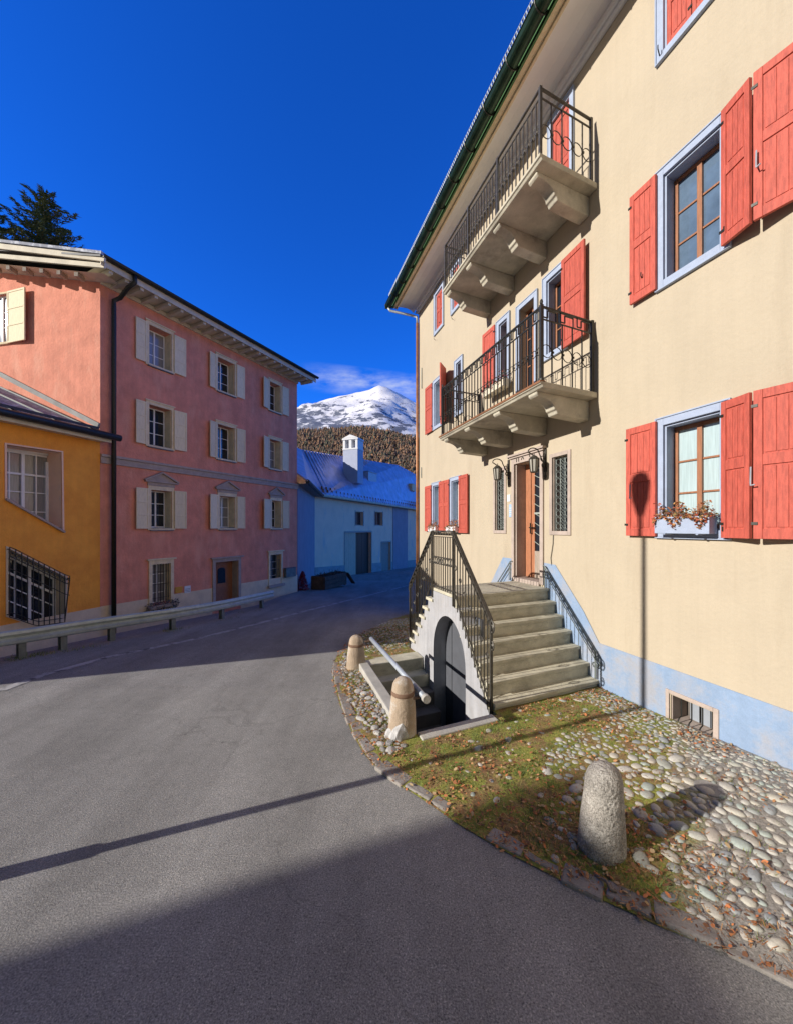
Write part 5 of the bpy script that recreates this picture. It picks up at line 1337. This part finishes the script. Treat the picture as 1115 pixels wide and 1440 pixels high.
c.sqbar(A1+(A2-A1)*.10+Z3*.05, B1+(B2-B1)*.10+Z3*.05, .03, h=.06); c.build('roof_seam', 'roof_dark', orf)
c = MB(); c.sqbar(SF.P(0, .04, fb[1]+.02), SF.P(run, .04, fb[1]+.02+rs_*run), .05, h=.12); c.build('flashing', 'grey_plaster', orf)
c = MB(); c.box(OF, -.02, OL+.4, .001, ov-.02, ET-.06, ET-.005); c.build('soffit', 'eave_wood', oh)
c = MB(); c.box(OF, -.04, OL+.4, ov-.02, ov, ET-.09, ET+.0); c.build('fascia', 'eave_wood', oh)
c = MB(); c.tube([OF.P(-.20, ov+.08, ET+.06), OF.P(OL+.4, ov+.08, ET+.06)], .085, 12); c.build('gutter', 'black_metal', oh, smooth=True)

# ================================================================== BARN HOUSE
bh_ = thing('barn_house', BF.P(6, -4, -1.5), 'white barn house with a blue metal roof at the bend', 'house')
BE = 4.12; BL = 22
gate = (BF.u(485), BF.u(522), -1.7, BF.px(500, 749)[1]); sd = (BF.u(536.5), BF.u(549), -1.9, BF.px(540, 763)[1])
sws = [(BF.u(500), BF.u(511), BF.px(505, 739)[1], BF.px(505, 719.5)[1]), (BF.u(527), BF.u(538), BF.px(532, 739)[1], BF.px(532, 720)[1])]
hol = [(rect(*gate), .3), (rect(*sd), .3)]+[(rect(*s_), .3) for s_ in sws]
wm = wall_mesh(BF, [(0, -3), (BL, -3), (BL, BE), (0, BE)], hol)
near = Vector((-4.42, 17.2, 0)); cor = BF.P(0, 0, 0)
e3 = BF.P(BL, -9, 0)
wm.quad((e3.x, e3.y, -3), (BF.P(BL, 0, 0).x, BF.P(BL, 0, 0).y, -3), (BF.P(BL, 0, 0).x, BF.P(BL, 0, 0).y, BE), (e3.x, e3.y, BE))
wm.build('wall', 'white_plaster', bh_, fixn=False)
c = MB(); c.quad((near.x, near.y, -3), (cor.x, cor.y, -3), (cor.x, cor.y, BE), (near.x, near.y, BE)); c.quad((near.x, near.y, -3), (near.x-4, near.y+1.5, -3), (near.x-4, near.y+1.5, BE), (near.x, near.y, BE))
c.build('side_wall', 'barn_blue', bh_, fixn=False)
c = MB(); a, b = BF.u(552), BF.u(572.5); c.box(BF, a, b, .004, .05, -3, BE-.02); c.build('painted_strip', 'barn_blue', bh_)
c = MB(); 
for a, b in ((0, gate[0]-.1), (gate[1]+.1, sd[0]-.1), (sd[1]+.1, BF.u(552)-.02), (BF.u(572.5)+.01, BL)):
    zt0 = zr(0, BF.P(a, 0, 0).y)+.75; zt1 = zr(0, BF.P(b, 0, 0).y)+.75; c.prism(BF, [(a, -3), (b, -3), (b, zt1), (a, zt0)], .003, .03)
c.split('base', 'grey_plaster', bh_)
f = MB()
for a, b, z0, z1 in ((gate[0]-.1, gate[0], gate[2], gate[3]+.1), (gate[1], gate[1]+.1, gate[2], gate[3]+.1), (gate[0], gate[1], gate[3], gate[3]+.12)): f.box(BF, a, b, -.02, .035, z0, z1)
gt_ = f.build('barn_gate', 'stone_trim', bh_)
gm_ = gate[0]+(gate[1]-gate[0])*.42
f = MB(); 
n = 5
for k in range(n): a = gate[0]+(gm_-gate[0])*k/n; f.box(BF, a+.006, a+(gm_-gate[0])/n-.006, -.12, -.08, gate[2], gate[3]); 
f.build('gate_leaf', 'gate_wood', gt_)
f = MB(); f.box(BF, gm_, gate[1], -.29, -.27, gate[2], gate[3]); f.build('gate_opening', 'glass_dark', gt_)
f = MB(); n = 4
for k in range(n): a = gm_+(gate[1]-gm_)*k/n; f.box(BF, a+.01, a+(gate[1]-gm_)/n-.01, -.26, -.22, gate[2], gate[3]-.05)
f.build('gate_leaf', 'black_metal', gt_)
f = MB()
for a, b, z0, z1 in ((sd[0]-.12, sd[0], sd[2], sd[3]+.1), (sd[1], sd[1]+.2, sd[2], sd[3]+.1), (sd[0], sd[1], sd[3], sd[3]+.12)): f.box(BF, a, b, -.02, .035, z0, z1)
dd_ = f.build('side_door', 'stone_trim', bh_); f = MB(); f.box(BF, sd[0], sd[1], -.2, -.15, sd[2], sd[3]); f.build('door_leaf', 'grey_wood', dd_)
for s_ in sws:
    f = MB(); 
    for a, b, z0, z1 in ((s_[0]-.1, s_[0]-.001, s_[2]-.05, s_[3]+.08), (s_[1]+.001, s_[1]+.1, s_[2]-.05, s_[3]+.08)): f.box(BF, a, b, -.02, .02, z0, z1)
    win = f.build('window', 'grey_plaster', bh_); casement(win, BF, s_[0], s_[1], s_[2], s_[3], -.25, 'grey_wood', 'glass_dark', leaves=2, rows=1, st_=.06)
# roof, with the street eave turning at the corner toward the viewer
ev = .45
E1 = BF.P(.15, ev, BE+.0); E2 = BF.P(BL+.5, ev, BE+.0); Enear = Vector((near.x+.55, near.y-.4, BE+.0))
def at_(x, y, Y): return Vector(((x-CX)/F*Y, Y, H+(HY-y)/F*Y))
R1 = at_(424, 632, 26.0); R1b = at_(485, 642, 31.5); R2 = at_(520, 647.5, 37.0)
R3 = at_(560, 654, 42); R4 = at_(586, 668, 47)
c = MB(); c.add([E1, E2, R4, R3, R2, R1b, R1], [(0, 1, 2, 3), (0, 3, 4), (0, 4, 5), (0, 5, 6)]); 
RN = Vector((near.x-4.6, near.y+2.0, R1.z+.3)); c.add([Enear, E1, R1, RN], [(0, 1, 2), (0, 2, 3)])
c.add([RN, R1, R1+Vector((-5, 1, -2.5)), RN+Vector((-5, 1, -2.5))], [(0, 1, 2, 3)]); c.add([R1, R1b, R2, R3, R4, R4+Vector((-5, 2, -2.5)), R1+Vector((-5, 1, -2.5))], [(0, 1, 2, 3, 4, 5, 6)])
brf = c.build('roof', 'barn_roof', bh_, fixn=False)
# sheet ribs down the slope
c = MB(); eb = (E2-E1); 
def roof_pt(t, s):       # t along eave, s up the slope
    e = E1+eb*t
    poly = [R1, R1b, R2, R3, R4]; ts = [0, .36, .60, .82, 1.0]
    for a, b, ta, tb in zip(poly, poly[1:], ts, ts[1:]):
        if ta <= t <= tb: r_ = a+(b-a)*(t-ta)/(tb-ta); break
    return e+(r_-e)*s
for k in range(1, 45): t = k/45; c.sqbar(roof_pt(t, 0)+Z3*.05, roof_pt(t, .97)+Z3*.05, .06, h=.09)
for k in range(14):
    t = k/14; a = Enear+(E1-Enear)*t; b = RN+(R1-RN)*t; c.sqbar(a+Z3*.03, b+Z3*.03, .05, h=.06)
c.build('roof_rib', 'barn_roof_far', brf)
c = MB()
for s_ in (.06, .12):
    for k in range(40): t = (k+.5)/40; p = roof_pt(t, s_); c.sqbar(p, p+Z3*.22, .10)
c.split('snow_guard', 'copper', brf)
c = MB(); c.tube([E1+Z3*.0+Vector((.06, 0, 0)), E2+Vector((.06, 0, 0))], .09, 8); c.build('gutter', 'eave_wood', bh_)
c = MB(); c.tube([Enear, E1], .10, 8); c.build('side_gutter', 'roof_dark', bh_)
c = MB(); s_q = [E1, E2, BF.P(BL+.5, 0, BE-.02), cor+Z3*(BE-.02)]; c.add([Vector(p)-Z3*.06 for p in s_q], [(0, 1, 2, 3)]); c.add([Enear-Z3*.06, E1-Z3*.06, cor+Z3*(BE-.08), near+Z3*(BE-.08)], [(0, 1, 2, 3)]); c.build('soffit', 'grey_wood', bh_, fixn=False)
# chimney
cp = at_(497, 655, 29.5)
CH = Fr(cp.x, cp.y, (.937, -.35), (.35, .937)); hw = 0.62
c = MB(); c.box(CH, -hw, hw, -.5, .5, cp.z-1.4, cp.z+1.15)
chm = c.build('chimney', 'barn_wash', brf, bevel=.02)
c = MB(); zt_ = cp.z+1.15
for a, b in ((-hw, -hw+.2), (-.12, .12), (hw-.2, hw)): c.box(CH, a, b, -.5, .5, zt_, zt_+.75)
c.box(CH, -hw-.03, hw+.03, -.53, .53, zt_, zt_+.12); c.box(CH, -hw-.05, hw+.05, -.55, .55, zt_+.75, zt_+.88)
c.prism(CH, [(-hw-.05, zt_+.88), (hw+.05, zt_+.88), (0, zt_+1.15)], -.55, .55)
c.build('chimney_cap', 'white_paint', chm, bevel=.02)
# roof hatches
for (x, y, Y, s_, m_) in ((516, 668, 33, .55, 'galvanised'), (547, 676, 38, .35, 'white_plaster'), (577, 683, 43, .40, 'cream_plaster')):
    p = at_(x, y, Y); c = MB(); FRr = Fr(p.x, p.y, (.35, .937), (.937, -.35)); c.box(FRr, -s_*1.6, s_*1.6, -s_, s_, p.z-.6, p.z+.3*s_); c.box(FRr, -s_*1.7, s_*1.7, -s_*1.1, s_*1.1, p.z+.3*s_, p.z+.42*s_); c.build('roof_hatch', m_, brf, bevel=.02)
# ---------------------------------------------------------------- small things by the barn
q = gpx(426, 830); t = thing('autumn_shrub', q, 'small dark red shrub at the far corner of the pink house', 'shrub')
c = MB(); r = random.Random(31)
for k in range(900):
    h_ = r.random(); rad_ = .30*(1-h_)**.6*r.random()**.4; a = r.uniform(0, 6.28); p = q+Vector((math.cos(a)*rad_, math.sin(a)*rad_, h_*.85)); a = r.uniform(0, 6.28); sz = r.uniform(.02, .045)
    e1 = Vector((math.cos(a), math.sin(a), r.uniform(-1, 1)))*sz; e2 = Vector((-math.sin(a), math.cos(a), r.uniform(-1, 1)))*sz*.7; c.add([p-e1, p-e2, p+e1, p+e2], [(0, 1, 2, 3)])
c.build('foliage', 'red_plastic', t, fixn=False)
c = MB(); c.tube([q-Vector((0, 0, .05)), q+Vector((.02, 0, .6))], [.03, .01], 6); c.build('stem', 'bark', t)
q = gpx(466, 827); t = thing('wooden_trough', q, 'dark brown plank trough standing against the white barn wall', 'trough')
CF = Fr(q.x-.15, q.y+.2, (.35, .937), (.937, -.35))
c = MB()
for k in range(3):
    for v_ in (.40, -.30): c.box(CF, -1.1, 1.0, v_, v_+.05, q.z+.06+k*.2, q.z+.25+k*.2)
for u_ in (-1.12, .95): c.box(CF, u_, u_+.07, -.26, .39, q.z, q.z+.68)
c.box(CF, -1.04, .94, -.24, .39, q.z+.05, q.z+.54); c.build('trough_box', 'crate_brown', t, bevel=.01)
c = MB(); r = random.Random(12)
for k in range(700):
    p = CF.P(r.uniform(-1.0, .9), r.uniform(-.2, .4), q.z+.56+abs(r.gauss(0, .09))); a = r.uniform(0, 6.28); sz = r.uniform(.025, .05)
    e1 = Vector((math.cos(a), math.sin(a), r.uniform(-1, 1)))*sz; e2 = Vector((-math.sin(a), math.cos(a), r.uniform(-1, 1)))*sz*.6; c.add([p-e1, p-e2, p+e1, p+e2], [(0, 1, 2, 3)])
c.build('dry_plants', 'bark', t, fixn=False)
c = MB(); c.sqbar(CF.P(1.0, .45, q.z+.62), CF.P(1.55, .55, q.z+.02), .22, h=.04); c.build('leaning_board', 'crate_brown', t)

# ================================================================== GUARD RAIL
gp = [gpx(x, y) for x, y in ((16, 929), (88, 914), (152, 902), (243, 886), (312, 871), (366, 856))]
gp = [Vector((gp[0].x-1.2, gp[0].y-1.7, 0)), ]+gp
gp = [Vector((gp[0].x-.9, gp[0].y-2.0, 0))]+gp
gr_ = thing('guard_rail', gp[3], 'grey steel guard rail along the roadside below the pink house', 'guard rail')
prof = [(-.00, .0), (.03, .025), (.075, .05), (.10, .075), (.145, .04), (.165, .02), (.21, .04), (.255, .075), (.28, .06), (.31, .0)]
prof = [(0, .02), (.03, .06), (.09, .07), (.12, .03), (.155, .0), (.19, .03), (.22, .07), (.28, .06), (.31, .02)]
c = MB(); ln = []
dense = []
for i, a in enumerate(gp[:-1]):
    for k in range(4): dense.append(a+(gp[i+1]-a)*k/4)
dense.append(gp[-1]); e = gp[-1]+(gp[-1]-gp[-2]).normalized()*.7; dense.append(e)
def smooth(P): 
    return [P[0]]+[(P[i-1]+P[i]*2+P[i+1])/4 for i in range(1, len(P)-1)]+[P[-1]]
dense = smooth(smooth(smooth(dense)))
rows_ = []
sc_ = .78
for i, p in enumerate(dense):
    d_ = (dense[min(i+1, len(dense)-1)]-dense[max(i-1, 0)]); d_.z = 0; d_.normalize(); n_ = Vector((d_.y, -d_.x, 0))
    top = .50+zr(0, p.y)-(.0 if p.y > 6 else 0)
    rows_.append([Vector((p.x, p.y, 0))+n_*(o_*sc_+.05)+Z3*(top-h_*sc_) for h_, o_ in prof])
m_ = len(prof)
vv = [q for r_ in rows_ for q in r_]; ff = [(i*m_+k, i*m_+k+1, (i+1)*m_+k+1, (i+1)*m_+k) for i in range(len(rows_)-1) for k in range(m_-1)]
c.add(vv, ff); bo = c.build('beam', 'rail_steel', gr_, fixn=False, smooth=False)
sm = bo.modifiers.new('solid', 'SOLIDIFY'); sm.thickness = .006
def near_d(p): return min(dense, key=lambda q: (q-p).length)
for p in gp:
    q = near_d(p); c = MB(); z = zr(0, q.y); i = dense.index(q); d_ = (dense[min(i+1, len(dense)-1)]-dense[max(i-1, 0)]); d_.z = 0; d_.normalize(); n_ = Vector((d_.y, -d_.x, 0))
    Fp = Fr(q.x, q.y, (d_.x, d_.y), (n_.x, n_.y)); c.box(Fp, -.05, .05, -.06, -.05, z-.3, z+.44); c.box(Fp, -.05, .05, .03, .04, z-.3, z+.44); c.box(Fp, -.006, .006, -.05, .03, z-.3, z+.44)
    c.build('post', 'post_steel', gr_)
# weeds and grit along the rail
c = MB(); r = random.Random(21)
for t in range(2600):
    i = r.randrange(len(dense)-1); p = dense[i]+(dense[i+1]-dense[i])*r.random(); p = p+Vector((r.gauss(.02, .12), r.gauss(0, .1), 0)); l = r.uniform(.02, .07)
    if noise.noise(p*1.3) < .02: continue
    a = r.uniform(0, 6.28); b0 = Vector((p.x, p.y, zr(0, p.y))); wv = Vector((-math.sin(a), math.cos(a), 0))*.004; tip = b0+Vector((math.cos(a)*l*.6, math.sin(a)*l*.6, l)); c.add([b0-wv, b0+wv, tip], [(0, 1, 2)])
tag(c.build('roadside_weeds', 'grass_blade', fixn=False), 'thin weeds growing in patches under the guard rail', 'weeds', kind='stuff')

# ================================================================== lamp and building outside the frame that cast the shadows
lpz = 5.0; D_ = (lpz-2.52)/math.tan(R(EL)); lx, ly = 2.83-LX*D_, 4.39-LY*D_
t = thing('street_lamp', (lx, ly, 0), 'street lamp on a grey steel pole at the left of the road', 'street lamp')
c = MB(); c.tube([(lx, ly, -.1), (lx, ly, lpz-.1)], [.042, .028], 12); c.tube([(lx, ly, 0), (lx, ly, .5)], .06, 12); c.build('pole', 'post_steel', t, smooth=True)
c = MB(); c.lathe((lx, ly, lpz-.18), [(.05, -.12), (.07, -.05), (.11, .05), (.125, .18), (.13, .24), (.10, .32), (.04, .36)], 16); c.build('lamp_head', 'iron', t, smooth=True)
hB = 8.5; DB = hB/math.tan(R(EL)); bx_, by_ = 1.80-LX*DB, 3.36-LY*DB
t = thing('grey_house', (bx_-4, by_-8, 0), 'plain grey rendered house behind the viewer, left of the road', 'house')
GF = Fr(bx_, by_, (-1, 0), (0, 1))
c = MB(); FRx = Fr(bx_, by_, (-.12, -1), (.86, .51))
hol2 = [(rect(a, a+1.1, z, z+1.5), .2) for a in (1.2, 4.2, 7.2, 10.2) for z in (1.2, 4.0, 6.6)]
ws = wall_mesh(FRx, [(0, -.9), (13, -.9), (13, hB-.15), (0, hB-.15)], hol2)
A_ = FRx.P(0, 0, 0); B_ = FRx.P(13, 0, 0); C_ = FRx.P(13, -9, 0); D2 = FRx.P(0, -9, 0)
for p_, q_ in ((B_, C_), (C_, D2), (D2, A_)): ws.quad((p_.x, p_.y, -.9), (q_.x, q_.y, -.9), (q_.x, q_.y, hB-.15), (p_.x, p_.y, hB-.15))
ws.build('wall', 'cream_plaster', t, fixn=False)
c = MB(); A0, A1_, A2_, A3 = FRx.P(-.0, .02, hB-.14), FRx.P(13.3, .02, hB-.14), FRx.P(13.3, -9.3, hB-.14), FRx.P(-.0, -9.3, hB-.14)
c.hexa([A0, A1_, A2_, A3, A0+Z3*.14, A1_+Z3*.14, A2_+Z3*.14, A3+Z3*.14]); 
c.add([A0+Z3*.14, A1_+Z3*.14, A2_+Z3*.14, A3+Z3*.14, FRx.P(3, -4.6, hB+1.0), FRx.P(10, -4.6, hB+1.0)], [(0, 1, 5, 4), (2, 3, 4, 5), (3, 0, 4), (1, 2, 5)]); c.build('roof', 'roof_dark', t)
for h, _ in hol2:
    f = MB(); a, b, z0, z1 = h[0][0], h[1][0], h[0][1], h[2][1]
    for p_ in ((a, a+.06, z0, z1), (b-.06, b, z0, z1), (a+.06, b-.06, z0, z0+.06), (a+.06, b-.06, z1-.06, z1), ((a+b)/2-.03, (a+b)/2+.03, z0+.06, z1-.06)): f.box(FRx, p_[0], p_[1], -.18, -.13, p_[2], p_[3])
    win = f.build('window', 'white_wood', t); f = MB(); f.quad(FRx.P(a, -.16, z0), FRx.P(b, -.16, z0), FRx.P(b, -.16, z1), FRx.P(a, -.16, z1)); f.build('pane', 'glass_dark', win, fixn=False)

# ================================================================== TREES
def conifer_mesh(hgt, rad, n_whorl, seed, dens=1.0, pw_=.8):
    r = random.Random(seed); c = MB(); tr = MB()
    tr.tube([(0, 0, 0), (0, 0, hgt*.5), (0, 0, hgt*.98)], [hgt*.016, hgt*.009, .02], 8)
    for k in range(n_whorl):
        f = (k+.5)/n_whorl; z = hgt*(.12+.88*f); L0 = rad*(1-f)**pw_*(.8+.4*r.random())+.15
        nb = max(4, int(9*(1-f*.4)))
        for j in range(nb):
            a = 2*math.pi*(j+r.random()*.8)/nb; Lb = L0*r.uniform(.55, 1.15); up = .30-.55*(1-f)
            ns = max(5, int(Lb*9*dens))
            for s_ in range(ns):
                t = (s_+.5)/ns; p = Vector((math.cos(a)*Lb*t, math.sin(a)*Lb*t, z+Lb*t*up+.25*Lb*t*t*.8))
                for q in range(5):
                    side = r.uniform(-1, 1)*(.40*(1-t)+.12)*min(1, Lb*.6)
                    pp = p+Vector((-math.sin(a)*side, math.cos(a)*side, r.uniform(-.12, .05)))
                    aa = a+r.uniform(-.9, .9); l = r.uniform(.10, .24); w_ = l*.17
                    d1 = Vector((math.cos(aa)*l, math.sin(aa)*l, r.uniform(-.25, .3)*l)); d2 = Vector((-math.sin(aa)*w_, math.cos(aa)*w_, r.uniform(-1, 1)*w_))
                    c.add([pp-d1*.3-d2, pp-d1*.3+d2, pp+d1+d2*.2, pp+d1-d2*.2], [(0, 1, 2, 3)])
            tr.tube([(0, 0, z), (math.cos(a)*Lb*.8, math.sin(a)*Lb*.8, z+Lb*.8*up+.1*Lb)], [.05*(1-f)+.012, .008], 4)
    return c, tr
def tree(name, p, hgt, rad, nw, seed, label, group, m='conifer', dens=1.0):
    t = thing(name, p, label, 'tree', group); c, tr = conifer_mesh(hgt, rad, nw, seed, dens, .55 if m == 'conifer' else .8)
    for mb in (c, tr): mb.v = [(x+p[0], y+p[1], z+p[2]) for x, y, z in mb.v]
    c.build('crown', m, t, fixn=False); tr.build('trunk', 'bark', t)
    return t
Yt = 26
tree('spruce_tree', ((62-CX)/F*Yt, Yt, -1), 3.1+(HY-270)/F*Yt, 5.2, 62, 1, 'tall dark spruce rising behind the pink roof, the taller of the two', 'spruces behind the pink house', dens=2.2)
Yt = 24
tree('spruce_tree', ((-12-CX)/F*Yt, Yt, -1), 3.1+(HY-290)/F*Yt, 4.6, 58, 2, 'dark spruce at the left edge behind the pink roof, mostly cut off', 'spruces behind the pink house', dens=2.0)
tree('larch_tree', at_(553, 0, 90)*1.0 if False else ((553-CX)/F*90, 90, -2), 2+2.1+(HY-598)/F*90, 2.0, 26, 3, 'slender bare larch in front of the brown wooded slope', 'larches below the mountain', m='larch', dens=.5)
tree('larch_tree', ((572-CX)/F*100, 100, -2), 2+2.1+(HY-622)/F*100, 3.0, 26, 4, 'rusty larch right of the slender one, beyond the barn roof', 'larches below the mountain', m='larch', dens=.6)

# ================================================================== HILL, FOREST, MOUNTAIN
def interp(x, T):
    if x <= T[0][0]: return T[0][1]
    for (a, va), (b, vb) in zip(T, T[1:]):
        if a <= x <= b: return va+(vb-va)*(x-a)/(b-a)
    return T[-1][1]
FT = [(-900, 150), (-300, 190), (-146, 172), (-80, 186), (-55, 186), (0, 168), (30, 158), (60, 135), (200, 110), (900, 90)]
FT = [(-900, 120), (-300, 150), (-140, 155), (-88, 160), (-55, 162), (0, 152), (30, 142), (70, 128), (200, 110), (900, 80)]
def hill_z(x, y):
    t = max(0, min(1, (y-180)/(640-180))); s = t*t*(3-2*t)
    return -3+(interp(x, FT)+3)*(s*.55+t*.45)*(1)+6*noise.noise(Vector((x*.01, y*.01, 0)))*t
c = MB(); nx, ny = 70, 30; X0, X1, Y0, Y1 = -900, 900, 180, 900
P_ = []
for j in range(ny+1):
    y = Y0+(Y1-Y0)*j/ny
    for i in range(nx+1): x = X0+(X1-X0)*i/nx; P_.append((x, y, hill_z(x, y) if y < 680 else hill_z(x, 680)-(y-680)*.3))
c.add(P_, [(j*(nx+1)+i, j*(nx+1)+i+1, (j+1)*(nx+1)+i+1, (j+1)*(nx+1)+i) for j in range(ny) for i in range(nx)])
tag(c.build('hill', 'hill_forest_floor', smooth=True), kind='structure')
c = MB(); r = random.Random(6)
for k in range(14600):
    y = r.uniform(260, 670) if k < 14000 else r.gauss(760, 70); x = r.uniform(-.34, .22)*y
    if y > 676: y = 676
    z = hill_z(x, y)+(r.uniform(-1, 2) if k >= 14000 else 0); h_ = r.uniform(3, 7.5)*(1 if r.random() < .9 else 1.5); rr = h_*r.uniform(.26, .46); cx = Vector((x, y, z))
    for lv in range(3):
        z0 = z+h_*(.15+.25*lv); z1 = z0+h_*.38; rl_ = rr*(1-.26*lv); n = 6; a0 = r.uniform(0, 6)
        ring_ = [Vector((x+math.cos(a0+2*math.pi*q/n)*rl_*r.uniform(.6, 1.2), y+math.sin(a0+2*math.pi*q/n)*rl_*r.uniform(.6, 1.2), z0+r.uniform(-.6, .6))) for q in range(n)]
        c.add(ring_+[Vector((x+r.uniform(-.3, .3), y, z1))], [(q, (q+1) % n, n) for q in range(n)])
tag(c.build('forest', 'larch', fixn=False), 'brown larch forest covering the slope below the snowy mountain', 'forest', kind='stuff')
MT = [(-2600, 520), (-1500, 760), (-1000, 890), (-764, 950), (-620, 985), (-486, 1030), (-320, 1065), (-200, 1100), (-125, 1130), (-70, 1108), (14, 1066), (153, 985), (400, 840), (900, 600), (2600, 300)]
def mz(x, y):
    t = (y-900)/2100; 
    if t <= 1: s = max(0, t)**1.05
    else: s = max(0, 1-(t-1)*1.6)
    base = interp(x, MT)*s
    return base+(55*noise.fractal(Vector((x*.0022, y*.0022, 3)), .6, 2.2, 6)+12*noise.fractal(Vector((x*.014, y*.014, 5)), .7, 2.1, 4))*min(1, max(0, t)*2.2)*(1 if abs(t-1) > .12 else .25+abs(t-1)*6)-6
c = MB(); nx, ny = 150, 90; X0, X1, Y0, Y1 = -2600, 2600, 860, 4200
P_ = [(X0+(X1-X0)*i/nx, Y0+(Y1-Y0)*j/ny, mz(X0+(X1-X0)*i/nx, Y0+(Y1-Y0)*j/ny)) for j in range(ny+1) for i in range(nx+1)]
c.add(P_, [(j*(nx+1)+i, j*(nx+1)+i+1, (j+1)*(nx+1)+i+1, (j+1)*(nx+1)+i) for j in range(ny) for i in range(nx)])
tag(c.build('mountain', 'snowy_rock', smooth=True), kind='structure')
print('cobbles', n_c, 'objects', len(bpy.data.objects))
